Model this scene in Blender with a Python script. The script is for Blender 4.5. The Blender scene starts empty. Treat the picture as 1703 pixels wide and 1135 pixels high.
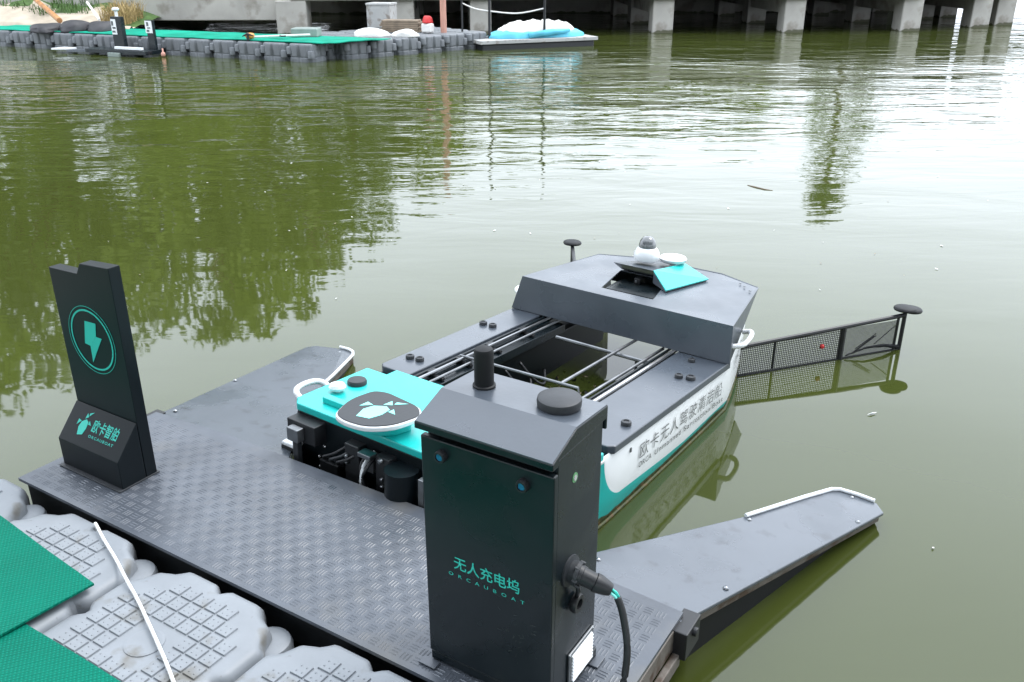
import bpy, bmesh, math, random
from mathutils import Vector, Matrix, Euler
random.seed(7)
R = math.radians
sc = bpy.context.scene
C = sc.collection

# ------------------------------------------------------------------ camera
cam = bpy.data.cameras.new('camera'); camo = bpy.data.objects.new('camera', cam); C.objects.link(camo)
camo.location = (2.509, -1.192, 1.63)
camo.rotation_euler = (R(90 - 23.51), 0, R(32.0))
cam.sensor_width = 36.0; cam.lens = 1500 / 1703 * 36; cam.clip_start = 0.05; cam.clip_end = 2000
sc.camera = camo

# ------------------------------------------------------------------ world: even white overcast
w = bpy.data.worlds.new('World'); sc.world = w; w.use_nodes = True
nt = w.node_tree; nt.nodes.clear()
SUN_EL, SUN_AZ = R(58), R(30)
sky = nt.nodes.new('ShaderNodeTexSky'); sky.sky_type = 'NISHITA'; sky.sun_disc = False
sky.sun_elevation = SUN_EL; sky.sun_rotation = SUN_AZ; sky.dust_density = 4.0
hs = nt.nodes.new('ShaderNodeHueSaturation'); hs.inputs['Saturation'].default_value = 0.12
mixc = nt.nodes.new('ShaderNodeMix'); mixc.data_type = 'RGBA'; mixc.inputs[0].default_value = 0.85
mixc.inputs[7].default_value = (12.4, 13.5, 15.1, 1)
cl = nt.nodes.new('ShaderNodeTexNoise'); cl.inputs['Scale'].default_value = 2.2; cl.inputs['Detail'].default_value = 5
clr = nt.nodes.new('ShaderNodeMapRange'); clr.inputs['To Min'].default_value = 0.88; clr.inputs['To Max'].default_value = 1.12
mul = nt.nodes.new('ShaderNodeMix'); mul.data_type = 'RGBA'; mul.blend_type = 'MULTIPLY'; mul.inputs[0].default_value = 1
bg = nt.nodes.new('ShaderNodeBackground'); bg.inputs['Strength'].default_value = 0.1
wo = nt.nodes.new('ShaderNodeOutputWorld')
lk = nt.links.new
lk(sky.outputs[0], hs.inputs['Color']); lk(hs.outputs[0], mixc.inputs[6])
lk(cl.outputs[0], clr.inputs['Value']); lk(mixc.outputs[2], mul.inputs[6]); lk(clr.outputs[0], mul.inputs[7])
lk(mul.outputs[2], bg.inputs['Color']); lk(bg.outputs[0], wo.inputs['Surface'])

sun = bpy.data.lights.new('sun', 'SUN'); sun.energy = 0.8; sun.angle = R(25); sun.color = (1, .97, .93)
suno = bpy.data.objects.new('sun', sun); C.objects.link(suno)
suno.rotation_euler = (R(90) - SUN_EL, 0, math.pi - SUN_AZ)

sc.view_settings.view_transform = 'Standard'; sc.view_settings.look = 'None'
sc.view_settings.exposure = 1.26; sc.view_settings.gamma = 1.0
try: sc.view_settings.use_curve_mapping = False
except Exception: pass

# ------------------------------------------------------------------ materials
def mat(name, col, rough=.5, metal=0, var=.12, scale=6, bump=0, bscale=60, spec=.5, coat=0, rvar=.1, detail=4):
    m = bpy.data.materials.new(name); m.use_nodes = True
    n = m.node_tree.nodes; l = m.node_tree.links
    b = n['Principled BSDF']; b.inputs['Metallic'].default_value = metal
    b.inputs['Specular IOR Level'].default_value = spec
    if coat: b.inputs['Coat Weight'].default_value = coat; b.inputs['Coat Roughness'].default_value = .12
    tc = n.new('ShaderNodeTexCoord')
    nz = n.new('ShaderNodeTexNoise'); nz.inputs['Scale'].default_value = scale; nz.inputs['Detail'].default_value = detail
    l.new(tc.outputs['Object'], nz.inputs['Vector'])
    mx = n.new('ShaderNodeMix'); mx.data_type = 'RGBA'
    mx.inputs[6].default_value = (*[c * (1 - var) for c in col], 1); mx.inputs[7].default_value = (*[min(1, c * (1 + var)) for c in col], 1)
    mr = n.new('ShaderNodeMapRange'); mr.inputs['From Min'].default_value = .3; mr.inputs['From Max'].default_value = .7
    l.new(nz.outputs[0], mr.inputs['Value']); l.new(mr.outputs[0], mx.inputs[0]); l.new(mx.outputs[2], b.inputs['Base Color'])
    rr = n.new('ShaderNodeMapRange'); rr.inputs['To Min'].default_value = max(.02, rough - rvar * .5); rr.inputs['To Max'].default_value = rough + rvar
    l.new(nz.outputs[0], rr.inputs['Value']); l.new(rr.outputs[0], b.inputs['Roughness'])
    if bump:
        nb = n.new('ShaderNodeTexNoise'); nb.inputs['Scale'].default_value = bscale; nb.inputs['Detail'].default_value = 3
        l.new(tc.outputs['Object'], nb.inputs['Vector'])
        bp = n.new('ShaderNodeBump'); bp.inputs['Strength'].default_value = bump; bp.inputs['Distance'].default_value = .01
        l.new(nb.outputs[0], bp.inputs['Height']); l.new(bp.outputs[0], b.inputs['Normal'])
    return m

def stain(m, col, zlo=None, zhi=None, amount=.5, scale=9, detail=6, rough=.8):
    """blotches of dirt / slime mixed over a material; with zlo,zhi limited to a height band (object space)"""
    n = m.node_tree.nodes; l = m.node_tree.links; b = n['Principled BSDF']
    tc = n.new('ShaderNodeTexCoord'); nz = n.new('ShaderNodeTexNoise'); nz.inputs['Scale'].default_value = scale; nz.inputs['Detail'].default_value = detail
    l.new(tc.outputs['Object'], nz.inputs['Vector'])
    th = n.new('ShaderNodeMapRange'); th.inputs['From Min'].default_value = 1 - amount - .06; th.inputs['From Max'].default_value = 1 - amount + .06
    fac = nz.outputs[0]
    if zlo is not None:
        sp = n.new('ShaderNodeSeparateXYZ'); l.new(tc.outputs['Object'], sp.inputs[0])
        zr = n.new('ShaderNodeMapRange'); zr.inputs['From Min'].default_value = zlo; zr.inputs['From Max'].default_value = zhi
        zr.inputs['To Min'].default_value = .45; zr.inputs['To Max'].default_value = -.45; l.new(sp.outputs[2], zr.inputs['Value'])
        ad = n.new('ShaderNodeMath'); ad.operation = 'ADD'; l.new(nz.outputs[0], ad.inputs[0]); l.new(zr.outputs[0], ad.inputs[1]); fac = ad.outputs[0]
    l.new(fac, th.inputs['Value'])
    old = b.inputs['Base Color'].links[0].from_socket
    mx = n.new('ShaderNodeMix'); mx.data_type = 'RGBA'; mx.inputs[7].default_value = (*col, 1)
    l.new(old, mx.inputs[6]); l.new(th.outputs[0], mx.inputs[0]); l.new(mx.outputs[2], b.inputs['Base Color'])
    return m

M = {}
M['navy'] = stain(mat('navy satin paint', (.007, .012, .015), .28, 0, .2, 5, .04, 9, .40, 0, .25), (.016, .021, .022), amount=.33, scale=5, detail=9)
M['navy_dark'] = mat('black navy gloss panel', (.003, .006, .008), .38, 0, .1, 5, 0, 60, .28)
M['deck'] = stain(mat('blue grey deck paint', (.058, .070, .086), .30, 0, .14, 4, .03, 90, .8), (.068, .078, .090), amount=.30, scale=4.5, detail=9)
M['arm'] = stain(mat('smooth grey arm paint', (.066, .078, .094), .3, 0, .1, 3, .02, 80, .8), (.042, .049, .06), amount=.36, scale=16, detail=3)
M['tread'] = stain(mat('tread plate paint', (.066, .076, .092), .40, .1, .2, 5, .05, 60, .7), (.098, .100, .100), amount=.34, scale=3.2, detail=8)
M['frame'] = stain(mat('weathered aluminium', (.13, .115, .10), .6, .3, .3, 9, .1, 40), (.07, .045, .03), amount=.42, scale=14)
M['black'] = mat('black plastic', (.012, .013, .015), .42, 0, .2, 8, .04, 80)
M['blackm'] = mat('matt black', (.005, .006, .007), .55, 0, .2, 8, 0, 60, .3)
M['capgrey'] = mat('charcoal rubber', (.026, .029, .033), .5, 0, .15, 8, .05, 80)
M['white'] = mat('white gelcoat', (.74, .76, .77), .25, 0, .05, 5, 0, 60, .5, .3)
M['hullwhite'] = stain(mat('white hull gelcoat', (.72, .74, .74), .28, 0, .04, 5, 0, 60, .5), (.34, .37, .29), .0, .13, .40, 20)
M['turq'] = mat('turquoise gelcoat', (.008, .44, .41), .3, 0, .06, 5, 0, 60, .5, .2)
M['hullturq'] = stain(mat('turquoise hull', (.0, .40, .36), .3, 0, .06, 5), (.085, .085, .03), -.02, .105, .42, 24)
M['slime'] = stain(mat('algae slime', (.045, .055, .012), .6, 0, .4, 30, .3, 60), (.10, .06, .02), amount=.42, scale=30)
M['steel'] = mat('stainless steel', (.26, .27, .28), .28, 1, .1, 8)
M['alu'] = mat('brushed aluminium', (.22, .23, .24), .4, .9, .2, 20, .03, 120)
M['chrome'] = mat('bright rail', (.5, .5, .5), .22, .9, .15, 8)
M['teal_ink'] = mat('teal print', (.03, .52, .42), .4, 0, .05, 8)
M['teal_pale'] = mat('pale teal print', (.25, .80, .72), .4, 0, .05, 8)
M['ink'] = mat('dark grey print', (.09, .10, .10), .5, 0, .1, 8)
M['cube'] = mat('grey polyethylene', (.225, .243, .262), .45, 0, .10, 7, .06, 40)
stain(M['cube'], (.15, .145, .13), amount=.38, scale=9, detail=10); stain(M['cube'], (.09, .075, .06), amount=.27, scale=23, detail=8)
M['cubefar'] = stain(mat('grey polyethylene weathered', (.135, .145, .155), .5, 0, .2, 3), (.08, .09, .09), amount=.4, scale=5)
M['rope'] = mat('white rope', (.78, .78, .76), .6, 0, .1, 60, .4, 300)
M['concrete'] = stain(mat('grey concrete', (.36, .345, .315), .85, 0, .15, 2, .2, 14), (.24, .22, .19), amount=.42, scale=2.5)
stain(M['concrete'], (.08, .08, .05), -.05, .14, .45, 4)
M['glassdome'] = mat('dark dome glass', (.13, .135, .14), .12, 0, .1, 5, 0, 60, .6, .5)
M['led'] = mat('blue glass lens', (.02, .16, .30), .15, 0, .1, 5, 0, 60, .6)
M['wood'] = mat('old planks', (.20, .155, .11), .8, 0, .3, 6, .3, 30)
M['bamboo'] = mat('orange bamboo', (.42, .19, .07), .6, 0, .3, 9)
M['sand'] = mat('pale sandy soil', (.42, .36, .28), .95, 0, .2, 3, .5, 12)
M['bark'] = mat('brown bark', (.13, .075, .05), .9, 0, .3, 8, .4, 20)
M['tarp'] = mat('dark tarpaulin', (.035, .034, .038), .6, 0, .4, 3, .3, 12)
M['bag'] = mat('white woven bag', (.66, .65, .62), .7, 0, .12, 4, .3, 20)
M['bluebag'] = mat('sky blue sheet', (.08, .42, .55), .5, 0, .2, 4, .2, 20)
M['red'] = mat('red plastic', (.55, .03, .03), .5, 0, .1, 5)
M['orange'] = mat('orange float', (.62, .25, .04), .5, 0, .1, 5)
M['pink'] = mat('salmon painted post', (.50, .26, .20), .6, 0, .15, 5)
M['crate'] = mat('grey green crate', (.20, .24, .22), .6, 0, .15, 5)
M['box'] = stain(mat('pale grey box', (.36, .36, .35), .7, 0, .12, 4), (.22, .2, .18), amount=.4)
M['wire'] = mat('dark net wire', (.03, .032, .028), .6, 0, .3, 20)
M['drygrass'] = mat('dry straw', (.30, .22, .09), .8, 0, .4, 20)
M['grass'] = mat('bank grass', (.06, .12, .025), .7, 0, .4, 12)

def gloss_patches(m, lo, hi, scale):
    n = m.node_tree.nodes; l = m.node_tree.links; b = n['Principled BSDF']; tc = n.new('ShaderNodeTexCoord')
    z = n.new('ShaderNodeTexNoise'); z.inputs['Scale'].default_value = scale; z.inputs['Detail'].default_value = 6; l.new(tc.outputs['Object'], z.inputs['Vector'])
    r_ = n.new('ShaderNodeMapRange'); r_.inputs['From Min'].default_value = .42; r_.inputs['From Max'].default_value = .58; r_.inputs['To Min'].default_value = lo; r_.inputs['To Max'].default_value = hi
    l.new(z.outputs[0], r_.inputs['Value']); l.new(r_.outputs[0], b.inputs['Roughness'])
gloss_patches(M['tread'], .28, .48, 4.0); gloss_patches(M['arm'], .22, .36, 5.0); gloss_patches(M['deck'], .27, .35, 5.0); gloss_patches(M['navy'], .22, .40, 6.0)

def leafmat(name, col):
    m = mat(name, col, .55, 0, .45, 1.3, 0)
    b = m.node_tree.nodes['Principled BSDF']
    tr = m.node_tree.nodes.new('ShaderNodeBsdfTranslucent'); ms = m.node_tree.nodes.new('ShaderNodeMixShader'); ms.inputs[0].default_value = .35
    src = b.inputs['Base Color'].links[0].from_socket; l = m.node_tree.links
    l.new(src, tr.inputs['Color']); out = m.node_tree.nodes['Material Output']
    l.new(b.outputs[0], ms.inputs[1]); l.new(tr.outputs[0], ms.inputs[2]); l.new(ms.outputs[0], out.inputs['Surface'])
    return m
M['leaf'] = leafmat('fresh foliage', (.17, .22, .03)); M['leaf2'] = leafmat('mid foliage', (.11, .155, .025)); M['leaf3'] = leafmat('dark foliage', (.045, .072, .024))

def mat_mat():
    m = mat('green ribbed mat', (.0, .13, .085), .65, 0, .12, 5, 0, 60, .1)
    n = m.node_tree.nodes; l = m.node_tree.links; b = n['Principled BSDF']
    tc = n.new('ShaderNodeTexCoord'); mp = n.new('ShaderNodeMapping'); mp.inputs['Scale'].default_value = (1, 1, 0); mp.inputs['Rotation'].default_value = (0, 0, R(38))
    l.new(tc.outputs['Object'], mp.inputs[0])
    vo = n.new('ShaderNodeTexVoronoi'); vo.inputs['Scale'].default_value = 120; vo.inputs['Randomness'].default_value = .12
    l.new(mp.outputs[0], vo.inputs['Vector'])
    wv = n.new('ShaderNodeTexWave'); wv.inputs['Scale'].default_value = 22; wv.inputs['Distortion'].default_value = 1.5; l.new(mp.outputs[0], wv.inputs['Vector'])
    ad = n.new('ShaderNodeMath'); ad.operation = 'MULTIPLY_ADD'; ad.inputs[1].default_value = .3; l.new(wv.outputs[0], ad.inputs[0]); l.new(vo.outputs[0], ad.inputs[2])
    bp = n.new('ShaderNodeBump'); bp.inputs['Strength'].default_value = .6; bp.inputs['Distance'].default_value = .004
    l.new(ad.outputs[0], bp.inputs['Height']); l.new(bp.outputs[0], b.inputs['Normal'])
    old = b.inputs['Base Color'].links[0].from_socket
    mx = n.new('ShaderNodeMix'); mx.data_type = 'RGBA'; mx.inputs[7].default_value = (.002, .21, .14, 1)
    mr = n.new('ShaderNodeMapRange'); mr.inputs['From Min'].default_value = .35; mr.inputs['From Max'].default_value = .1; l.new(vo.outputs[0], mr.inputs['Value'])
    l.new(old, mx.inputs[6]); l.new(mr.outputs[0], mx.inputs[0]); l.new(mx.outputs[2], b.inputs['Base Color'])
    return m
M['mat'] = mat_mat(); M['matfar'] = mat('sun faded green mat', (.008, .25, .165), .65, 0, .25, 2.5, .2, 30, .1)

def water_mat():
    m = bpy.data.materials.new('lake water'); m.use_nodes = True
    n = m.node_tree.nodes; l = m.node_tree.links; b = n['Principled BSDF']
    b.inputs['Base Color'].default_value = (.041, .0515, .0115, 1); b.inputs['Roughness'].default_value = .03
    b.inputs['IOR'].default_value = 1.333; b.inputs['Specular IOR Level'].default_value = .95
    tc = n.new('ShaderNodeTexCoord')
    mr0 = n.new('ShaderNodeMapping'); mr0.inputs['Rotation'].default_value = (0, 0, R(-32)); l.new(tc.outputs['Object'], mr0.inputs[0])
    def noise(sx, sy, scale, detail, dist=0):
        mp = n.new('ShaderNodeMapping'); mp.inputs['Scale'].default_value = (sx, sy, 1); l.new(mr0.outputs[0], mp.inputs[0])
        z = n.new('ShaderNodeTexNoise'); z.inputs['Scale'].default_value = scale; z.inputs['Detail'].default_value = detail; z.inputs['Distortion'].default_value = dist
        z.inputs['Roughness'].default_value = .45
        l.new(mp.outputs[0], z.inputs['Vector']); return z.outputs[0]
    swell = noise(.45, 1.0, .9, 2, .3); rip = noise(.34, 1.0, 3.4, 3, .6); fine = noise(.42, 1, 11, 2, .3)
    sp = n.new('ShaderNodeSeparateXYZ'); l.new(mr0.outputs[0], sp.inputs[0])
    far = n.new('ShaderNodeMapRange'); far.interpolation_type = 'SMOOTHSTEP'
    far.inputs['From Min'].default_value = 2.0; far.inputs['From Max'].default_value = 7.5; far.inputs['To Min'].default_value = .06; far.inputs['To Max'].default_value = 1.0
    l.new(sp.outputs[1], far.inputs['Value'])
    gust = noise(.5, 1, .35, 2)
    gm = n.new('ShaderNodeMapRange'); gm.inputs['From Min'].default_value = .35; gm.inputs['From Max'].default_value = .65; gm.inputs['To Min'].default_value = .45; gm.inputs['To Max'].default_value = 1.15; l.new(gust, gm.inputs['Value'])
    fg = n.new('ShaderNodeMath'); fg.operation = 'MULTIPLY'; l.new(far.outputs[0], fg.inputs[0]); l.new(gm.outputs[0], fg.inputs[1])
    def madd(a, k, c=None):
        q = n.new('ShaderNodeMath'); q.operation = 'MULTIPLY_ADD'; l.new(a, q.inputs[0])
        if isinstance(k, float): q.inputs[1].default_value = k
        else: l.new(k, q.inputs[1])
        if c is not None: l.new(c, q.inputs[2])
        else: q.inputs[2].default_value = 0
        return q.outputs[0]
    ripk = madd(fg.outputs[0], .024); rr = madd(rip, ripk)
    fk = madd(fg.outputs[0], .0042); hh = madd(fine, fk, rr)
    sk = n.new('ShaderNodeMath'); sk.operation = 'MULTIPLY_ADD'; sk.inputs[1].default_value = .022; sk.inputs[2].default_value = .009; l.new(fg.outputs[0], sk.inputs[0])
    sw = madd(swell, sk.outputs[0], hh)
    bp = n.new('ShaderNodeBump'); bp.inputs['Strength'].default_value = 1.0; bp.inputs['Distance'].default_value = 1.0
    l.new(sw, bp.inputs['Height']); l.new(bp.outputs[0], b.inputs['Normal'])
    return m
M['water'] = water_mat()

# ------------------------------------------------------------------ helpers
class MB:
    def __init__(s): s.v = []; s.f = []; s.mi = []
    def add(s, vs, fs, mi=0):
        o = len(s.v); s.v += [tuple(p) for p in vs]; s.f += [tuple(i + o for i in f) for f in fs]; s.mi += [mi] * len(fs); return s
    def box(s, x0, x1, y0, y1, z0, z1, mi=0):
        return s.add([(x0, y0, z0), (x1, y0, z0), (x1, y1, z0), (x0, y1, z0), (x0, y0, z1), (x1, y0, z1), (x1, y1, z1), (x0, y1, z1)],
                     [(0, 3, 2, 1), (4, 5, 6, 7), (0, 1, 5, 4), (1, 2, 6, 5), (2, 3, 7, 6), (3, 0, 4, 7)], mi)
    def prism(s, bot, top, mi=0):
        n = len(bot)
        return s.add(list(bot) + list(top), [tuple(range(n - 1, -1, -1)), tuple(range(n, 2 * n))] + [(i, (i + 1) % n, (i + 1) % n + n, i + n) for i in range(n)], mi)
    def ext(s, pts, z0, z1, mi=0):
        return s.prism([(x, y, z0) for x, y in pts], [(x, y, z1) for x, y in pts], mi)
    def tube(s, pts, r, seg=8, mi=0, closed=False):
        pts = [Vector(p) for p in pts]; n = len(pts); base = len(s.v); up = Vector((0, 0, 1)); rings = []
        for i, p in enumerate(pts):
            a = pts[(i - 1) % n] if closed else pts[max(0, i - 1)]; b = pts[(i + 1) % n] if closed else pts[min(n - 1, i + 1)]
            t = (b - a).normalized(); q = up if abs(t.z) < .95 else Vector((1, 0, 0))
            u = t.cross(q).normalized(); v = u.cross(t).normalized(); rr = r[i] if isinstance(r, (list, tuple)) else r
            rings.append([p + (u * math.cos(2 * math.pi * k / seg) + v * math.sin(2 * math.pi * k / seg)) * rr for k in range(seg)])
        vs = [q for rg in rings for q in rg]; fs = []
        m = n if closed else n - 1
        for i in range(m):
            j = (i + 1) % n
            for k in range(seg): fs.append((i * seg + k, i * seg + (k + 1) % seg, j * seg + (k + 1) % seg, j * seg + k))
        if not closed: fs += [tuple(range(seg - 1, -1, -1)), tuple((n - 1) * seg + k for k in range(seg))]
        return s.add(vs, fs, mi)
    def lathe(s, prof, c=(0, 0, 0), seg=28, mi=0):
        vs = []; fs = []; n = len(prof)
        for k in range(seg):
            a = 2 * math.pi * k / seg
            for r, z in prof: vs.append((c[0] + r * math.cos(a), c[1] + r * math.sin(a), c[2] + z))
        for k in range(seg):
            j = (k + 1) % seg
            for i in range(n - 1): fs.append((k * n + i, j * n + i, j * n + i + 1, k * n + i + 1))
        return s.add(vs, fs, mi)
    def xf(s, M4, start=0):
        for i in range(start, len(s.v)): s.v[i] = tuple(M4 @ Vector(s.v[i]))
        return s
    def mesh(s, name, mats, smooth=False):
        me = bpy.data.meshes.new(name); me.from_pydata(s.v, [], s.f); me.validate(clean_customdata=False)
        for m in (mats if isinstance(mats, (list, tuple)) else [mats]): me.materials.append(m)
        if len(me.polygons) == len(s.mi): me.polygons.foreach_set('material_index', s.mi)
        bm = bmesh.new(); bm.from_mesh(me); bmesh.ops.recalc_face_normals(bm, faces=bm.faces); bm.to_mesh(me); bm.free()
        if smooth:
            me.polygons.foreach_set('use_smooth', [True] * len(me.polygons))
            if smooth == 'a': me.set_sharp_from_angle(angle=R(40))
        return me

def link(name, me, parent=None, bevel=0, seg=2, loc=None, kind=None):
    o = bpy.data.objects.new(name, me); C.objects.link(o)
    if parent: o.parent = parent
    if loc: o.location = loc
    if bevel:
        b = o.modifiers.new('bevel', 'BEVEL'); b.width = bevel; b.segments = seg; b.limit_method = 'ANGLE'; b.angle_limit = R(35)
        b.harden_normals = False
    if kind: o['kind'] = kind
    return o
def part(name, mb, m, parent, bevel=0, smooth=False, seg=2, kind=None, label=None):
    o = link(name, mb.mesh(name, m, smooth), parent, bevel, seg, kind=kind)
    if label: o['label'] = label
    return o
def thing(name, label, cat, loc=(0, 0, 0), rot=(0, 0, 0), group=None):
    o = bpy.data.objects.new(name, None); C.objects.link(o); o.location = loc; o.rotation_euler = rot; o.empty_display_size = .1
    o['label'] = label; o['category'] = cat
    if group: o['group'] = group
    return o
def tag(o, label, cat, group=None, kind=None):
    o['label'] = label; o['category'] = cat
    if group: o['group'] = group
    if kind: o['kind'] = kind
    return o
def struct(name, mb, m, smooth=False):
    o = link(name, mb.mesh(name, m, smooth)); o['kind'] = 'structure'; return o
def child(name, me, parent, loc=(0, 0, 0), rot=(0, 0, 0)):
    o = link(name, me, parent); o.location = loc; o.rotation_euler = rot; return o

def arc(cx, cy, r, a0, a1, n):
    return [(cx + r * math.cos(R(a0 + (a1 - a0) * i / n)), cy + r * math.sin(R(a0 + (a1 - a0) * i / n))) for i in range(n + 1)]
def rounded(pts, r, n=5):
    out = []; N = len(pts)
    for i in range(N):
        p = Vector(pts[i]); a = (Vector(pts[i - 1]) - p); b = (Vector(pts[(i + 1) % N]) - p)
        rr = min(r, a.length * .45, b.length * .45); A = p + a.normalized() * rr; B = p + b.normalized() * rr
        for k in range(n + 1):
            t = k / n; q = A * (1 - t) ** 2 + p * 2 * t * (1 - t) + B * t * t; out.append((q.x, q.y))
    return out

def text_mesh(name, body, width, height, org, ux, uy, m, parent, bold=0.0, spacing=1.0, depth=.0006):
    """letters as thin raised print: fitted to width x height, laid from org along ux (right) and uy (up)"""
    c = bpy.data.curves.new(name, 'FONT'); c.body = body; c.offset = bold; c.space_character = spacing; c.resolution_u = 3
    o = bpy.data.objects.new(name, c); C.objects.link(o)
    dg = bpy.context.evaluated_depsgraph_get(); me = bpy.data.meshes.new_from_object(o.evaluated_get(dg))
    C.objects.unlink(o); bpy.data.objects.remove(o)
    xs = [v.co.x for v in me.vertices]; ys = [v.co.y for v in me.vertices]
    x0, x1, y0, y1 = min(xs), max(xs), min(ys), max(ys); ux = Vector(ux).normalized(); uy = Vector(uy).normalized(); nn = ux.cross(uy)
    for v in me.vertices:
        a = (v.co.x - x0) / (x1 - x0) * width; b = (v.co.y - y0) / (y1 - y0) * height
        v.co = Vector(org) + ux * a + uy * b + nn * depth
    me.materials.clear(); me.materials.append(m); me.name = name
    return link(name, me, parent)

def flat_poly(name, polys, org, ux, uy, m, parent, depth=.0008):
    mb = MB(); ux = Vector(ux).normalized(); uy = Vector(uy).normalized(); nn = ux.cross(uy); o = Vector(org)
    for pl in polys:
        bot = [o + ux * x + uy * y + nn * .0002 for x, y in pl]; top = [o + ux * x + uy * y + nn * depth for x, y in pl]
        mb.prism(bot, top)
    return part(name, mb, m, parent)
EMBLEM = [[(-.30, -.5), (.05, -.5), (.22, -.2), (.26, .12), (.10, .26), (-.20, .16), (-.34, -.1)],
          [(-.52, .02), (-.24, .20), (-.44, .30)], [(-.02, .30), (.20, .38), (.08, .58)], [(.22, .42), (.52, .60), (.22, .56)], [(.28, .0), (.50, -.06), (.34, .18)]]
def emblem(s, ang=0): 
    c, q = math.cos(ang) * s, math.sin(ang) * s
    return [[(x * c - y * q, x * q + y * c) for x, y in pl] for pl in EMBLEM]

# ------------------------------------------------------------------ setting: water, banks
mb = MB(); mb.add([(-300, -300, 0), (300, -300, 0), (300, 300, 0), (-300, 300, 0)], [(0, 1, 2, 3)])
struct('lake_water', mb, M['water'])
# ------------------------------------------------------------------ bridge, bank and trees beyond the water
TB = Vector((.818, .575)); NB = Vector((-.575, .818))
front = [(-13.4, 12.1), (-11.8, 13.2), (-9.95, 14.5), (-8.65, 15.42), (-5.53, 17.62), (-3.24, 19.22), (-1.20, 20.86), (-.06, 22.74), (.33, 23.82), (2.2, 30.0)]
br = thing('concrete_bridge', 'low grey concrete bridge on square piers across the far side of the water', 'bridge', (-5.53, 17.62, 0))
bo = Vector((-5.53, 17.62))
def rel(p): return (p[0] - bo.x, p[1] - bo.y)
fr = [Vector(p) - NB * .32 for p in front[1:]]; bk = [p + NB * 7.0 for p in fr]
mb = MB(); mb.ext([rel(p) for p in fr] + [rel(p) for p in reversed(bk)], .665, .95)
part('deck_slab', mb, M['concrete'], br, .02)
mb = MB()
for i in range(len(fr) - 1):
    a = Vector(rel(fr[i])); b = Vector(rel(fr[i + 1])); d = (b - a).normalized(); q = Vector((-d.y, d.x)) * .14
    mb.ext([tuple(a - q * .15), tuple(b - q * .15), tuple(b + q), tuple(a + q)], .953, 1.12)
part('kerb', mb, M['concrete'], br, .01)
def pier_mb(wd, z1=.664):
    mb = MB(); h = wd / 2; o = Matrix.Rotation(math.atan2(TB.y, TB.x), 4, 'Z')
    return mb.box(-h, h, -h, h, -.8, z1).xf(o)
pm = pier_mb(.44).mesh('pier', M['concrete']); pml = pier_mb(.62, .66).mesh('pier', M['concrete'])
for i, p in enumerate(front[1:9]):
    q = rel(p); o = child('pier', pml if i == 0 else pm, br, (q[0], q[1], 0)); o.modifiers.new('bevel', 'BEVEL').width = .015
    if i in (0,): continue
    for k in (2.6, 5.2):
        r_ = Vector(q) + NB * k; child('pier', pm, br, (r_.x, r_.y, 0))
    bb = MB(); t2 = TB * .17
    a0 = Vector(q) + NB * .25; a1 = Vector(q) + NB * 6.4
    bb.ext([tuple(a0 - t2), tuple(a0 + t2), tuple(a1 + t2), tuple(a1 - t2)], .37, .663)
    part('cross_beam', bb, M['concrete'], br)
a = Vector(rel((-17.5, 9.3))); b = Vector(rel((-11.95, 13.05))) ; n2 = NB * .5
mb = MB(); mb.ext([tuple(a), tuple(b), tuple(b + n2), tuple(a + n2)], .27, .985); part('edge_beam', mb, M['concrete'], br, .02)
mb = MB(); mb.ext([tuple(a + NB * .505), tuple(b + NB * .505), tuple(b + NB * 5), tuple(a + NB * 5)], .663, .98); part('approach_slab', mb, M['concrete'], br, .02)
# dark retaining wall at the back of the bridge
wl = [Vector(rel(p)) + NB * 6.3 for p in ((-22, 6.2), (-11.8, 13.2), (-5.53, 17.62), (-3.24, 19.22), (.6, 22.0))]
mb = MB(); q = NB * .3
mb.ext([tuple(p) for p in wl] + [tuple(p + q) for p in reversed(wl)], -.6, .66); part('back_wall', mb, M['concrete'], br)

# sandy bank on the left and high bank behind the bridge
def bank_h(x, y):
    p = Vector((x, y)); d = (p - Vector((-13.2, 10.2))).dot(Vector((-.80, .45)))
    return d
mb = MB(); nx, ny = 40, 34; vs = []
for j in range(ny):
    for i in range(nx):
        s = i / (nx - 1); t = j / (ny - 1)
        p = Vector((-12.5, 9.75)) + Vector((-.987, -.159)) * (s * 22) + Vector((-.62, .78)) * (t * t * 14 - .05)
        slope = min(1, t * 14 / 3)
        z = -.1 + .42 * min(1, t * 22) + 2.4 * (1 - math.exp(-t * t * 14 * .15)) * min(1, s * 5 + .12) + .07 * math.sin(p.x * 3.1 + p.y * 2) * slope + random.uniform(-.03, .03)
        vs.append((p.x, p.y, z))
mb.add(vs, [(j * nx + i, j * nx + i + 1, (j + 1) * nx + i + 1, (j + 1) * nx + i) for j in range(ny - 1) for i in range(nx - 1)])
mb.mi = [0 if (j < 9 - (3 if i % 5 == 0 else 0) + (i % 3)) else 1 for j in range(ny - 1) for i in range(nx - 1)]
struct('sandy_bank', mb, [M['sand'], M['grass']], True)
SHR = [(-14.6, 12.4, 1.5, 'leafy shrub nearest the tarpaulin heaps on the sandy bank'), (-17.0, 12.2, 1.8, 'leafy shrub midway up the sandy bank'), (-19.8, 12.0, 1.7, 'leafy shrub furthest left on the sandy bank')]
mb = MB(); P0 = [Vector((-22, 6.2)) + NB * 6.7, Vector((-11.8, 13.2)) + NB * 6.7, Vector((-3.24, 19.22)) + NB * 6.7, Vector((-2, 34)), Vector((-6, 60)), Vector((-70, 40)), Vector((-45, 8))]
mb.ext([tuple(p) for p in P0], -.6, .9)
struct('far_bank', mb, M['grass'])

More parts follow.
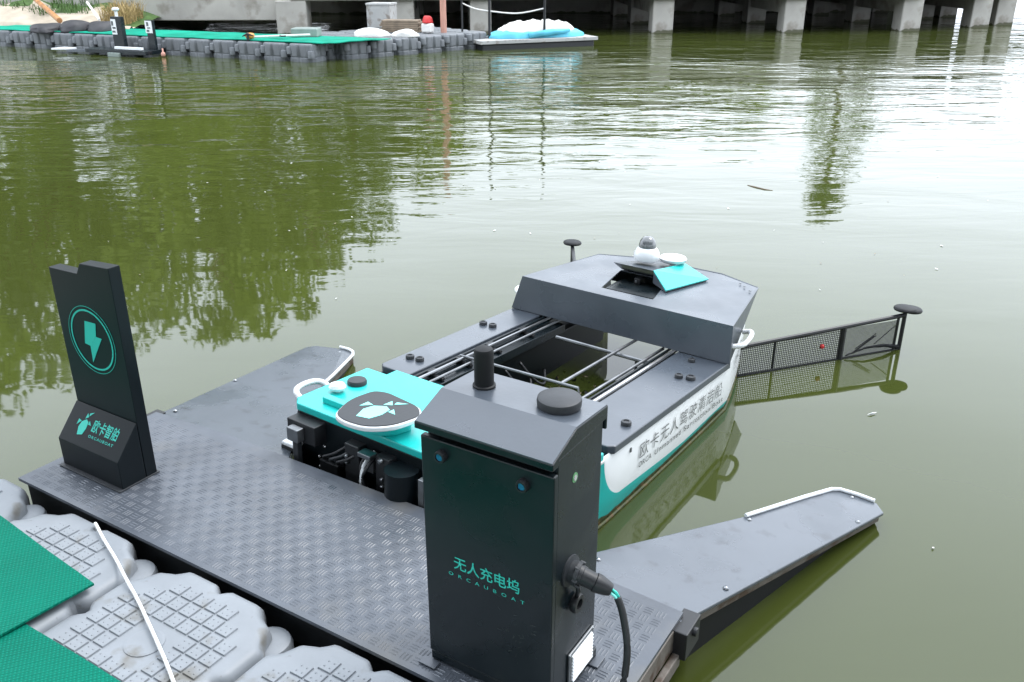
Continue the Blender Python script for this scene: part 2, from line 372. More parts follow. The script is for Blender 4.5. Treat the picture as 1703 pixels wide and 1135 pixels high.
def crown_mesh(name, m, seed, nc=46, nl=62, conifer=False):
    rnd = random.Random(seed); mb = MB()
    for c in range(nc):
        if conifer:
            t = rnd.random() ** .8; rad = (1 - t) * .9 + .05; a = rnd.random() * 6.283
            cc = Vector((math.cos(a) * rad * rnd.uniform(.3, 1), math.sin(a) * rad * rnd.uniform(.3, 1), t * 2 - 1)); cr = .17
        else:
            while True:
                cc = Vector([rnd.uniform(-1, 1) for _ in range(3)])
                if .25 < cc.length < 1: break
            cc *= .82; cr = rnd.uniform(.16, .34)
        for k in range(nl):
            d = Vector([rnd.gauss(0, 1) for _ in range(3)]).normalized() * cr * rnd.random() ** .4
            p = cc + Vector((d.x, d.y, d.z * .7)); u = Vector([rnd.gauss(0, 1) for _ in range(3)]).normalized(); v = u.orthogonal().normalized()
            s = rnd.uniform(.022, .045)
            mb.add([p - u * s * 1.5, p + v * s * .7, p + u * s * 1.5, p - v * s * .7], [(0, 1, 2, 3)])
    me = bpy.data.meshes.new(name); me.from_pydata(mb.v, [], mb.f); me.materials.append(m); return me
crowns = [crown_mesh('crown', M['leaf'], 1, 60, 64), crown_mesh('crown', M['leaf2'], 2, 60, 64), crown_mesh('crown', M['leaf'], 3, 60, 64), crown_mesh('crown', M['leaf2'], 4, 70, 22, True)]
def trunk_mesh(seed, h, r, limbs=True):
    rnd = random.Random(seed); mb = MB(); pts = [(rnd.uniform(-.05, .05) * i, rnd.uniform(-.05, .05) * i, h * i / 5) for i in range(6)]
    mb.tube(pts, [r * (1.25 - i * .17) for i in range(6)], 8)
    if limbs:
        for k in range(6):
            a = rnd.random() * 6.28; z0 = h * rnd.uniform(.5, .85); ln = h * rnd.uniform(.25, .45)
            p0 = Vector((0, 0, z0)); p1 = p0 + Vector((math.cos(a) * ln * .6, math.sin(a) * ln * .6, ln * .55)); p2 = p1 + Vector((math.cos(a) * ln * .3, math.sin(a) * ln * .3, ln * .5))
            mb.tube([p0, p1, p2], [r * .5, r * .32, r * .12], 6)
    return mb
CAMP = Vector((2.509, -1.192)); FW = Vector((-.530, .848)); RT = Vector((.848, .530))
TREES = [(-160, 25, 600, 0, 'tallest broadleaf tree at the far left end of the bank'), (40, 25, 590, 1, 'broad dark green tree beside the sandy bank'), (230, 24.5, 560, 0, 'bushy yellow green tree left of the broad bridge pillar'),
         (410, 25.5, 545, 2, 'leafy tree behind the broad bridge pillar'), (560, 26, 440, 1, 'rounded mid green tree behind the stacked boxes'), (700, 26, 335, 0, 'short green tree behind the salmon post'),
         (840, 27, 268, 2, 'small round tree behind the blue and white sheet'), (965, 27, 240, 1, 'low leafy tree left of the first open pier'), (1090, 27.5, 222, 0, 'low bushy tree behind the first open pier'), (1230, 28, 205, 2, 'lowest bush like tree behind the second open pier')]
for i, (px, F, yr, ck, lab) in enumerate(TREES):
    p = CAMP + FW * F + RT * (F * (px - 851.5) / 1635); a = R(23.51) - math.atan((567.5 - yr) / 1500)
    top = F * math.sqrt(1 + ((px - 851.5) / 1635) ** 2) * math.tan(a) - 1.63 
    h = top - .9; t = thing('broadleaf_tree', lab, 'tree', (p.x, p.y, .9), (0, 0, i * 1.3), 'broadleaf trees on the bank beyond the bridge')
    part('trunk', trunk_mesh(20 + i, h * .6, .11 + h * .008), M['bark'], t, smooth=True)
    cr = link('crown', crowns[ck], t); cr.location = (0, 0, h * .53); cr.scale = (max(1.8, h * .34), max(1.8, h * .34), h * .50)
for i, px in enumerate((330, 470, 610, 740, 870, 1000, 1120, 1240, 1340)):
    F = 24.6 + .25 * i; p = CAMP + FW * F + RT * (F * (px - 851.5) / 1635); hh = 1.5 - .07 * i
    SHR.append((p.x, p.y, hh, 'rounded shrub on the far bank, %s from the left along the bridge' % ('first', 'second', 'third', 'fourth', 'fifth', 'sixth', 'seventh', 'eighth', 'ninth')[i]))
for i, (x, y, hh, lab) in enumerate(SHR):
    t = thing('leafy_shrub', lab, 'shrub', (x, y, .9), (0, 0, i * 1.7), 'shrubs on the far bank')
    part('stem', trunk_mesh(90 + i, hh * .8, .05), M['bark'], t, smooth=True)
    cr = link('crown', crowns[i % 2], t); cr.location = (0, 0, hh * .75); cr.scale = (1.9, 1.9, hh * .95)
px, F, yr = 1432, 26, 352
p = CAMP + FW * F + RT * (F * (px - 851.5) / 1635); a = R(23.51) - math.atan((567.5 - yr) / 1500); top = F * math.sqrt(1 + ((px - 851.5) / 1635) ** 2) * math.tan(a) - 1.63
t = thing('conifer_tree', 'lone slender dark conifer rising behind the right hand bridge piers', 'tree', (p.x, p.y, .9))
part('trunk', trunk_mesh(77, top - 1.2, .09, False), M['bark'], t, smooth=True)
cr = link('crown', crowns[3], t); cr.location = (0, 0, (top - .9) * .52); cr.scale = (2.0, 2.0, (top - .9) * .48)

# near bank behind the camera; unseen trees added to shade the fronts
mb = MB(); mb.ext([(-30, -4.5), (-8, -3.2), (1, -3.0), (8.2, -1.6), (11, 2), (16, 7), (40, 12), (60, -40), (-40, -50)], -.6, .5); struct('near_bank', mb, M['grass'])
crownD = crown_mesh('crown', M['leaf3'], 11, 110, 95)
for i, (x, y, h, lab) in enumerate(((-7.0, -6.5, 9.0, 'unseen tree added for shade on the near bank left of the dock'), (-2.0, -6.0, 10.0, 'unseen tree added for shade straight behind the charging sign'), (2.6, -6.2, 11.0, 'tallest unseen tree added for shade behind the floating dock'),
                                  (6.8, -5.0, 10.0, 'unseen tree added for shade behind the cabinet'), (11.0, -2.6, 9.0, 'unseen tree added for shade right of the cabinet'), (13.5, 2.0, 9.0, 'unseen tree added for shade at the right end of the near bank'))):
    t = thing('broadleaf_tree', lab, 'tree', (x, y, .5), (0, 0, i * 2.1), 'unseen shade trees added on the near bank')
    part('trunk', trunk_mesh(50 + i, h * .55, .2), M['bark'], t, smooth=True)
    cr = link('crown', crownD, t); cr.location = (0, 0, h * .54); cr.scale = (3.0, 3.0, h * .5)

# ------------------------------------------------------------------ floating cubes
def cube_outline(n_side=16):
    def inset(s):   # s -1..1 along one side, 0 = furthest out
        a = abs(s)
        if a > .80: return .030 + .018 * (a - .8) / .2
        if a > .62: return .030 * (.5 - .5 * math.cos(math.pi * (a - .62) / .18))
        if a < .16: return .024 * (.5 + .5 * math.cos(math.pi * a / .16))
        return 0
    pts = []; h = .248
    for side in range(4):
        for i in range(n_side * 2):
            s = -1 + 2 * (i + .5) / (n_side * 2); d = h - inset(s); s2 = s * (h - .045)
            a = side * math.pi / 2; x, y = d, s2
            pts.append((x * math.cos(a) - y * math.sin(a), x * math.sin(a) + y * math.cos(a)))
    return pts
def cube_mesh(mt):
    mb = MB(); out = cube_outline(); n = len(out)
    rings = []
    for k, z in ((.80, 0), (.90, -.001), (.955, -.006), (.985, -.018), (1.0, -.038), (1.0, -.185), (.965, -.195), (.965, -.205), (1.0, -.215), (1.0, -.36), (.94, -.40)):
        rings.append([(x * k, y * k, z) for x, y in out])
    vs = [p for r_ in rings for p in r_]; fs = [tuple(range(n))]
    for r_ in range(len(rings) - 1):
        fs += [(r_ * n + i, (r_ + 1) * n + i, (r_ + 1) * n + (i + 1) % n, r_ * n + (i + 1) % n) for i in range(n)]
    fs.append(tuple(reversed(range((len(rings) - 1) * n, len(rings) * n))))
    mb.add(vs, fs)
    for sx in (-1, 1):
        for sy in (-1, 1):      # pin ears at the corners, at differing heights
            zt = {(-1, -1): -.02, (1, -1): -.075, (1, 1): -.045, (-1, 1): -.10}[(sx, sy)]
            mb.lathe([(0, zt), (.040, zt), (.053, zt - .006), (.058, zt - .018), (.058, zt - .11), (.0, zt - .115)], (sx * .193, sy * .193, 0), 20)
    return mb.mesh('float_cube', mt, 'a')
def tread_mesh(mt):
    mb = MB(); p = .043; k = 9; rnd = random.Random(3)
    for i in range(k):
        for j in range(k):
            x = (i - (k - 1) / 2) * p; y = (j - (k - 1) / 2) * p
            if abs(x) + abs(y) > .265 or math.hypot(x, y) < .062: continue
            h = .0194; a = .0178; z = .0042
            mb.prism([(x - h, y - h, -.001), (x + h, y - h, -.001), (x + h, y + h, -.001), (x - h, y + h, -.001)], [(x - a, y - a, z), (x + a, y - a, z), (x + a, y + a, z), (x - a, y + a, z)])
            for ox in (-.008, .008):
                for oy in (-.008, .008):
                    mb.add([(x + ox - .0022, y + oy - .0022, z), (x + ox + .0022, y + oy - .0022, z), (x + ox + .0022, y + oy + .0022, z), (x + ox - .0022, y + oy + .0022, z), (x + ox, y + oy, z + .0022)], [(0, 1, 4), (1, 2, 4), (2, 3, 4), (3, 0, 4)])
    mb.lathe([(.046, -.001), (.046, .002), (.040, .003), (0, .003)], seg=24)
    return mb.mesh('tread_blocks', mt)
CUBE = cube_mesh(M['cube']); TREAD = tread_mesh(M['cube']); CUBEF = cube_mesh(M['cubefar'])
near = thing('floating_dock', 'grey plastic cube floating dock along the near edge of the tread plate platform', 'floating dock', (.42, -.255, .155))
for i in range(-3, 6):
    for j in range(0, -3, -1):
        o = child('float_cube', CUBE, near, (i * .5, j * .5, 0))
        if j == 0 and -2 <= i <= 3:
            t = child('tread_blocks', TREAD, o, (0, 0, 0)); t['kind'] = 'stuff'

# far docks
def far_dock(label, org, d, n, nd, nn, skip=None):
    ang = math.atan2(d.y, d.x); t = thing('floating_dock', label, 'floating dock', (org.x, org.y, .27), (0, 0, ang))
    sgn = 1 if d.cross(n) > 0 else -1
    for i in range(nd):
        for j in range(nn):
            q = org + d * (.25 + .5 * i) + n * (.25 + .5 * j)
            if skip and skip(q): continue
            child('float_cube', CUBEF, t, (.25 + .5 * i, sgn * (.25 + .5 * j), 0))
    return t
CN = Vector((-7.85, 9.54)); dL = Vector((-.987, -.159)); nL = Vector((-.159, .987)); dR = Vector((.29, .957)); nR = Vector((-.957, .29))
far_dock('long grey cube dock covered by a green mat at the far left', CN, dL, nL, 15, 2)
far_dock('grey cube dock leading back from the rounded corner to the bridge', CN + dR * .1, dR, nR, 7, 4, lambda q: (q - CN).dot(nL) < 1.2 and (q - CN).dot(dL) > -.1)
def sheet(name, label, cat, corners, z, th, m, n=18, wave=.004, group=None):
    """a thin flexible sheet with gentle waves and real thickness"""
    mb = MB(); A, B, Cc, Dd = [Vector(c) for c in corners]; rnd = random.Random(hash(label) % 999); ph = [rnd.uniform(0, 6) for _ in range(4)]
    top = []; bot = []
    for j in range(n + 1):
        for i in range(n + 1):
            s, t = i / n, j / n; p = (A * (1 - s) + B * s) * (1 - t) + (Dd * (1 - s) + Cc * s) * t
            dz = wave * (math.sin(p.x * 7 + ph[0]) * math.sin(p.y * 6 + ph[1]) + .6 * math.sin(p.x * 17 + p.y * 11 + ph[2]) + 1.0)
            top.append((p.x, p.y, z + th + dz)); bot.append((p.x, p.y, z + dz))
    N = len(top); k = n + 1
    fs = [(j * k + i, j * k + i + 1, (j + 1) * k + i + 1, (j + 1) * k + i) for j in range(n) for i in range(n)]
    fs2 = [tuple(N + q for q in reversed(f)) for f in fs]
    edge = [i for i in range(k)] + [j * k + n for j in range(1, k)] + [n * k + i for i in range(n - 1, -1, -1)] + [j * k for j in range(n - 1, 0, -1)]
    fs3 = [(edge[i], N + edge[i], N + edge[(i + 1) % len(edge)], edge[(i + 1) % len(edge)]) for i in range(len(edge))]
    mb.add(top + bot, fs + fs2 + fs3)
    return tag(link(name, mb.mesh(name, m, 'a')), label, cat, group)
sheet('green_mat', 'long bright green mat laid on the far left cube dock', 'mat', [tuple(CN + dL * -.12 + nL * .10), tuple(CN + dL * 7.4 + nL * .08), tuple(CN + dL * 7.4 + nL * 1.0), tuple(CN + dL * -.75 + nL * 1.15)], .273, .012, M['matfar'], 24, .006)
# ------------------------------------------------------------------ tread plate docking platform with two arms
Z = .16
pl = thing('docking_platform', 'blue grey tread plate docking platform with two splayed floating arms', 'platform', (.97, .26, 0))
def pp(x, y): return (x - .97, y - .26)
mb = MB(); mb.ext([pp(0, 0), pp(1.94, 0), pp(1.94, .50), pp(1.60, .52), pp(.34, .52), pp(0, .50)], Z - .010, Z)
part('deck_plate', mb, M['tread'], pl)
mb = MB(); pit = .031; rnd = random.Random(5)
for i in range(int(1.90 / pit)):
    for j in range(int(.49 / pit)):
        cx = .022 + (i + .5) * pit; cy = .012 + (j + .5) * pit; hor = (i + j) % 2
        for k in range(3):
            o = (k - 1) * .0088; ln = .0122; w_ = .0024; h = .0011
            if hor: a = [(cx - ln, cy + o - w_), (cx + ln, cy + o - w_), (cx + ln, cy + o + w_), (cx - ln, cy + o + w_)]; r0 = (cx - ln * .7, cy + o); r1 = (cx + ln * .7, cy + o)
            else: a = [(cx + o - w_, cy - ln), (cx + o + w_, cy - ln), (cx + o + w_, cy + ln), (cx + o - w_, cy + ln)]; r0 = (cx + o, cy - ln * .7); r1 = (cx + o, cy + ln * .7)
            v = [(*pp(*q), Z) for q in a] + [(*pp(*r0), Z + h), (*pp(*r1), Z + h)]
            mb.add(v, [(0, 1, 5, 4), (1, 2, 5), (2, 3, 4, 5), (3, 0, 4)] if hor else [(0, 1, 4), (1, 2, 5, 4), (2, 3, 5), (3, 0, 4, 5)])
tb = part('tread_bars', mb, M['tread'], pl, kind='stuff')
mb = MB(); mb.box(-.955, .955, -.245, -.215, .05, Z - .012); mb.box(-.955, .955, .20, .235, .05, Z - .012)
for x in (-.93, -.45, 0, .45): mb.box(x - .02, x + .02, -.21, .195, .06, Z - .014)
part('under_frame', mb, M['blackm'], pl)
mb = MB(); mb.box(.955, .972, -.255, .205, .085, Z - .013); mb.box(.972, .990, -.255, .19, .045, .083)
part('side_channel', mb, M['frame'], pl, .003)
mb = MB(); mb.box(-.90, .90, -.20, .18, -.15, .06); part('pontoon_float', mb, M['blackm'], pl, .03)

def arm(name, outline, z_base, z_tip, ybase, ytip, strip, bolts, mirror):
    def zz(y): t = min(1, max(0, (y - ybase) / (ytip - ybase))); return z_base + (z_tip - z_base) * t
    o = bpy.data.objects.new(name, None); C.objects.link(o); o.parent = pl; oc = outline
    mb = MB(); mb.prism([(*pp(x, y), zz(y) - .012) for x, y in oc], [(*pp(x, y), zz(y)) for x, y in oc])
    part('arm_plate', mb, M['arm'], o, .003)
    cx = sum(p[0] for p in oc) / len(oc); cy = sum(p[1] for p in oc) / len(oc)
    ins = [(cx + (x - cx) * .82, cy + (y - cy) * .92) for x, y in oc]
    mb = MB(); mb.prism([(*pp(x, y), -.08) for x, y in ins], [(*pp(x, y), zz(y) - .035) for x, y in ins])
    part('arm_float', mb, M['blackm'], o, .01)
    lip = [(cx + (x - cx) * .965, cy + (y - cy) * .985) for x, y in oc]
    mb = MB(); mb.prism([(*pp(x, y), zz(y) - .034) for x, y in lip], [(*pp(x, y), zz(y) - .0135) for x, y in lip]); part('arm_lip', mb, M['frame'], o, .002)
    mb = MB(); mb.tube([(*pp(x, y), zz(y) + .005) for x, y in strip], .0065, 8); part('bumper_rail', mb, M['white'], o, smooth='a')
    for x, y in bolts:
        mb = MB(); q = pp(x, y); mb.lathe([(0, .005), (.004, .004), (.006, .002), (.008, 0), (.008, -.001)], (*q, zz(y) + .001), 12); part('bolt', mb, M['steel'], o, smooth=True)
    return o
arm('docking_arm', [(1.62, .53), (1.944, .475), (2.243, 1.385), (2.212, 1.435), (2.10, 1.452), (2.06, 1.42), (1.90, 1.085), (1.63, .62)], .150, .040, .5, 1.42,
    [(1.905, 1.085), (2.02, 1.33), (2.062, 1.412), (2.075, 1.433), (2.098, 1.446), (2.15, 1.445), (2.206, 1.436)], [(1.92, 1.075), (2.14, 1.425), (2.19, 1.27), (1.985, .68), (1.66, .60)], False)
arm('docking_arm', [(0.0, .475), (.60, .53), (.47, .69), (.205, 1.14), (.07, 1.43), (.035, 1.455), (-.01, 1.46), (-.136, 1.42), (-.155, 1.38)], .150, .034, .5, 1.42,
    [(.225, 1.08), (.175, 1.20), (.10, 1.365), (.072, 1.425), (.05, 1.45), (.02, 1.46), (-.03, 1.458)], [(.02, .56), (-.06, .90), (.0, 1.42)], True)
for x0, x1 in ((1.93, 1.975), (-.035, .01)):
    mb = MB(); a = pp(x0, .44); b = pp(x1, .53); mb.box(a[0], b[0], a[1], b[1], .07, .149); mb.tube([(a[0] - .01, (a[1] + b[1]) / 2, .13), (b[0] + .01, (a[1] + b[1]) / 2, .13)], .012, 10); part('hinge_bracket', mb, M['black'], pl, .003)

# ------------------------------------------------------------------ charging sign
sg = thing('charging_sign', 'upright black charging sign with a green lightning bolt in a ring', 'sign', (.19, .19, Z + .002))
def s3(x, y, z): return (x - .19, y - .19, z - Z - .002)
mb = MB(); ol = [(.046, Z + .003), (.333, Z + .003), (.333, .828), (.203, .82), (.180, .786), (.046, .782)]
mb.prism([s3(x, .206, z) for x, z in ol], [s3(x, .243, z) for x, z in ol]); part('panel', mb, M['navy_dark'], sg, .0015)
mb = MB(); pf = [(.122, Z + .004), (.204, Z + .004), (.204, .349), (.122, .255)]
mb.prism([s3(.0465, y, z) for y, z in pf], [s3(.3335, y, z) for y, z in pf]); part('wedge_base', mb, M['navy_dark'], sg, .002)
mb = MB(); a = s3(.042, .108, Z + .002); b = s3(.338, .250, Z + .005); mb.box(a[0], b[0], a[1], b[1], a[2], b[2]); part('foot_flange', mb, M['capgrey'], sg, .001)
cx, cz = .192, .583
def ring(r0, r1, n=56):
    return [[(r0 * math.cos(a), r0 * math.sin(a)), (r1 * math.cos(a), r1 * math.sin(a)), (r1 * math.cos(b), r1 * math.sin(b)), (r0 * math.cos(b), r0 * math.sin(b))] for a, b in ((2 * math.pi * i / n, 2 * math.pi * (i + 1) / n) for i in range(n))]
org = s3(cx, .2055, cz)
flat_poly('ring_emblem', ring(.090, .0955), org, (1, 0, 0), (0, 0, 1), M['teal_ink'], sg)
flat_poly('ring_emblem', ring(.1045, .106), org, (1, 0, 0), (0, 0, 1), M['teal_ink'], sg)
flat_poly('lightning_bolt', [[(-.018, .057), (.033, .059), (.023, .016), (-.013, -.0205), (-.038, -.018)], [(.0232, .0155), (.049, .015), (-.016, -.075), (-.0128, -.0208)]], org, (1, 0, 0), (0, 0, 1), M['teal_ink'], sg)
uy = (0, .082, .094); 
def wpt(x, t): return s3(x, .122 + .082 * t, .255 + .094 * t)
text_mesh('lettering', '欧卡智舶', .118, .040, wpt(.168, .42), (1, 0, 0), uy, M['teal_ink'], sg, .012)
text_mesh('lettering', 'ORCAUBOAT', .116, .0085, wpt(.168, .28), (1, 0, 0), uy, M['teal_ink'], sg, .01, 1.3)
flat_poly('emblem', emblem(.062, .25), wpt(.128, .52), (1, 0, 0), uy, M['teal_ink'], sg)

# ------------------------------------------------------------------ charging cabinet
cb = thing('charging_cabinet', 'tall dark navy charging cabinet with two round locks and a sloped lid', 'cabinet', (1.67, .15, Z + .002))
def c3(x, y, z): return (x - 1.67, y - .15, z - Z - .002)
def cbox(x0, x1, y0, y1, z0, z1): a = c3(x0, y0, z0); b = c3(x1, y1, z1); return MB().box(a[0], b[0], a[1], b[1], a[2], b[2])
part('body', cbox(1.523, 1.823, .066, .250, Z + .004, .768), M['navy'], cb, .003)
part('door', cbox(1.518, 1.826, .048, .064, .192, .741), M['navy'], cb, .003)
part('base_plinth', cbox(1.517, 1.829, .054, .256, Z + .003, .186), M['navy'], cb, .002)
mb = MB(); pf = [(.040, .757), (.040, .772), (.132, .806), (.262, .797), (.262, .745), (.255, .745), (.255, .769), (.064, .769), (.064, .757)]
mb.prism([c3(1.510, y, z) for y, z in pf], [c3(1.8265, y, z) for y, z in pf]); part('lid', mb, M['navy'], cb, .002)
mb = MB(); pf = [(.041, .7722), (.132, .8062), (.261, .7972), (.261, .7990), (.132, .8082), (.041, .7742)]  # lid is navy throughout; lighter sheet paints in the sky light on top
mb.prism([c3(1.512, y, z) for y, z in pf], [c3(1.8245, y, z) for y, z in pf]); part('lid_skylit_top', mb, M['deck'], cb, label='top sheet of the lid, coloured pale for the sky light on it')
for x, z in ((1.571, .709), (1.761, .706)):
    mb = MB(); mb.lathe([(0, .010), (.0085, .010), (.0085, .013), (.012, .013), (.0135, .008), (.0135, 0)], (0, 0, 0), 20); mb.xf(Matrix.Translation(c3(x, .048, z)) @ Matrix.Rotation(R(90), 4, 'X'))
    o = part('lock', mb, M['black'], cb, smooth='a')
    m2 = MB(); m2.lathe([(0, .0105), (.0075, .0105), (.0082, .0095)], (0, 0, 0), 16); m2.xf(Matrix.Translation(c3(x, .048, z)) @ Matrix.Rotation(R(90), 4, 'X')); part('lock_face', m2, M['led'], o)
mb = MB(); q = c3(1.578, .190, .803); mb.lathe([(.024, 0), (.024, .006), (.0205, .008), (.0205, .080), (.018, .086), (.012, .088), (0, .089)], q, 28); part('beacon', mb, M['blackm'], cb, smooth='a')
mb = MB(); mb.lathe([(.024, 0), (.024, .005), (.0, .005)], (q[0], q[1], q[2] - .002), 28); part('beacon_base', mb, M['alu'], cb, smooth='a')
mb = MB(); q = c3(1.752, .195, .8015); mb.lathe([(.040, 0), (.040, .004), (.044, .006), (.045, .016), (.0435, .022), (.038, .025), (0, .026)], q, 36); part('antenna_puck', mb, M['capgrey'], cb, smooth='a')
# side (x = 1.823): sticker, socket, cover, vent
def sidelathe(prof, y, z, m, name, seg=20, parent=cb):
    mb = MB(); mb.lathe(prof, (0, 0, 0), seg); mb.xf(Matrix.Translation(c3(1.823, y, z)) @ Matrix.Rotation(R(90), 4, 'Y')); return part(name, mb, m, parent, smooth='a')
st = sidelathe([(.0105, 0), (.0105, .0012), (0, .0012)], .134, .696, mat('pale green sticker', (.12, .30, .14), .5), 'round_sticker')
sidelathe([(.006, .0012), (.006, .0022), (0, .0022)], .134, .696, M['box'], 'sticker_mark', parent=st)
sidelathe([(.034, 0), (.034, .004), (.024, .006), (.024, .022), (.020, .022)], .125, .483, M['capgrey'], 'charging_socket')
sc_ = sidelathe([(.020, .004), (.022, .012), (.020, .018), (.012, .018), (.012, .010), (0, .010)], .140, .395, M['black'], 'socket_cover')
mb = MB(); mb.tube([c3(1.833, .135, .46), c3(1.840, .133, .435), c3(1.834, .138, .41)], .005, 8); part('cover_strap', mb, M['black'], cb, smooth=True)
vt = part('vent_grille', cbox(1.8235, 1.8285, .126, .238, .178, .262), M['alu'], cb, .0015)
for k in range(8):
    z0 = .186 + k * .0088
    mb = MB(); mb.prism([c3(1.8287, .136, z0), c3(1.8287, .228, z0), c3(1.8287, .228, z0 + .0062), c3(1.8287, .136, z0 + .0062)], [c3(1.8345, .137, z0), c3(1.8345, .227, z0), c3(1.8300, .227, z0 + .0060), c3(1.8300, .137, z0 + .0060)])
    part('vent_slat', mb, M['white'], vt)
for y in (.130, .234):
    for z in (.182, .258):
        mb = MB(); mb.lathe([(.003, .005), (.002, .0072), (0, .0075)], (0, 0, 0), 8); mb.xf(Matrix.Translation(c3(1.8235, y, z)) @ Matrix.Rotation(R(90), 4, 'Y')); part('screw', mb, M['steel'], vt)
for x0, x1, y0, y1 in ((1.50, 1.545, .026, .05), (1.80, 1.845, .026, .05), (1.829, 1.85, .22, .26)):
    part('foot_bracket', cbox(x0, x1, y0, y1, Z + .002, Z + .006), M['tread'], cb, .001)
text_mesh('lettering', '无人充电坞', .160, .033, c3(1.592, .0478, .444), (1, 0, 0), (0, 0, 1), M['teal_ink'], cb, .012, 1.0)
text_mesh('lettering', 'ORCAUBOAT', .186, .0085, c3(1.578, .0478, .424), (1, 0, 0), (0, 0, 1), M['teal_ink'], cb, .006, 2.4)

# plug and cable
ch = thing('charging_cable', 'black charging plug and cable curving down from the cabinet side', 'cable', (1.85, .125, .483))
def h3(x, y, z): return (x - 1.85, y - .125, z - .483)
pa = Vector(h3(1.842, .122, .485)); pb = Vector(h3(1.908, .143, .457)); d = pb - pa
mb = MB(); mb.tube([pa, pa + d * .10, pa + d * .12, pa + d * .5, pa + d * .52, pa + d * .62, pa + d * .9, pb], [.022, .022, .019, .018, .020, .020, .015, .012], 18); part('plug', mb, M['black'], ch, smooth='a')
mb = MB(); mb.tube([pa + Vector((-.004, 0, 0)), pa + d * .06], [.026, .026], 20); 
for k in range(6):
    a = k * 1.047; mb.tube([pa + Vector((0, math.cos(a) * .024, math.sin(a) * .024)), pa + d * .14 + Vector((0, math.cos(a) * .024, math.sin(a) * .024))], .004, 6)
part('plug_collar', mb, M['capgrey'], ch, smooth='a')
for k, (mm, off) in enumerate(((M['teal_ink'], (.0, .004)), (mat('yellow wire', (.6, .5, .05), .4), (.004, -.003)), (M['teal_pale'], (-.004, -.002)))):
    mb = MB(); o = Vector((0, off[0], off[1])); mb.tube([pb - d * .04 + o, pb + Vector((.010, .001, -.006)) + o, pb + Vector((.018, .002, -.018)) + o], .0032, 6); part('wire', mb, mm, ch, smooth=True)
def catmull(P, n=8):
    P = [Vector(p) for p in P]; out = []
    for i in range(len(P) - 1):
        p0 = P[max(0, i - 1)]; p1 = P[i]; p2 = P[i + 1]; p3 = P[min(len(P) - 1, i + 2)]
        for k in range(n):
            t = k / n; out.append(.5 * ((2 * p1) + (p2 - p0) * t + (2 * p0 - 5 * p1 + 4 * p2 - p3) * t * t + (3 * p1 - p0 - 3 * p2 + p3) * t ** 3))
    return out + [P[-1]]
mb = MB(); mb.tube(catmull([pb + Vector((.014, .001, -.012)), h3(1.938, .140, .41), h3(1.958, .125, .34), h3(1.962, .10, .26), h3(1.955, .06, .20), h3(1.94, .00, .178), h3(1.88, -.09, .176), h3(1.7, -.2, .176)]), .0075, 10)
part('cable', mb, M['black'], ch, smooth=True)
# ------------------------------------------------------------------ unmanned cleaning boat
BROT = Euler((R(-3.0), 0, R(-3.8))); BORG = Vector((1.02, .605, 0)); BINV = (Matrix.Translation(BORG) @ BROT.to_matrix().to_4x4()).inverted()
bt = thing('cleaning_boat', 'white and turquoise unmanned cleaning boat with an open middle and dark hood', 'boat', tuple(BORG), tuple(BROT))
def W2B(p): return BINV @ Vector(p)
# hulls, lofted along the boat
def outer(y):
    if y < .9: return .468 + .012 * min(1, max(0, y) / .4)
    if y < 1.28: return .48 - .006 * (y - .9) / .38
    t = (y - 1.28) / .52; return .474 - .125 * t - .03 * t * t
def topz(y):
    if y < 1.18: return .268
    t = min(1, (y - 1.18) / .45); return .268 + .072 * t
def bandz(y):
    if y < .325: return 9
    if y < .45: t = (.45 - y) / .125; return .100 + .175 * (1 - math.sqrt(max(0, 1 - t * t)))
    return max(.100 - .012 * min(1, (y - .5) / .4), .052 * y + .046)
ys = [-.02, .10, .20, .28, .31, .324] + [.326 + .124 * (i / 12) ** 1.6 for i in range(13)] + [.52, .6, .75, .9, 1.05, 1.18, 1.28, 1.36, 1.45, 1.54, 1.63, 1.70]
def hull(side):
    mb = MB(); rows = []
    for y in ys:
        zt = topz(y); xo = outer(y); zb = min(bandz(y), zt - .001); fl = .012
        wl = .052 * max(y, 0); zb = min(zb, zt - .02)
        prof = [(xo - .05, -.10), (xo - .015, -.02), (xo - fl, wl + .020 + .006 * math.sin(y * 23) + .004 * math.sin(y * 61)), (xo - fl * .5, wl + .028 + .3 * max(0, zb - wl - .028)), (xo - .002, zb), (xo, zt - .012), (xo - .006, zt), (.300, zt), (.295, zt - .03), (.295, -.10)]
        rows.append([(side * x, y, z) for x, z in prof])
    n = len(rows[0]); vs = [p for r_ in rows for p in r_]
    for j in range(n - 1):
        mi = {0: 3, 1: 3, 2: 1, 3: 1, 4: 0, 5: 0, 6: 2, 7: 2, 8: 2}[j]
        mb.add([], [])
        fs = [(i * n + j, i * n + j + 1, (i + 1) * n + j + 1, (i + 1) * n + j) for i in range(len(rows) - 1)]
        if j == 0: mb.v += vs
        mb.f += fs; mb.mi += [mi] * len(fs)
    mb.f += [tuple(range(n)), tuple((len(rows) - 1) * n + k for k in range(n))]; mb.mi += [2, 0]
    return mb
hs_ = part('hull', hull(1), [M['hullwhite'], M['hullturq'], M['navy'], M['slime']], bt, smooth='a')
hp_ = part('hull', hull(-1), [M['hullwhite'], M['hullturq'], M['navy'], M['slime']], bt, smooth='a')
mb = MB(); mb.tube([(outer(y) - .008, y, .052 * y + .004) for y in [.0, .2, .4, .6, .8, 1.0, 1.2, 1.28, 1.4, 1.5, 1.6, 1.69]], .006, 6); part('rub_strip', mb, M['slime'], hs_, smooth=True)
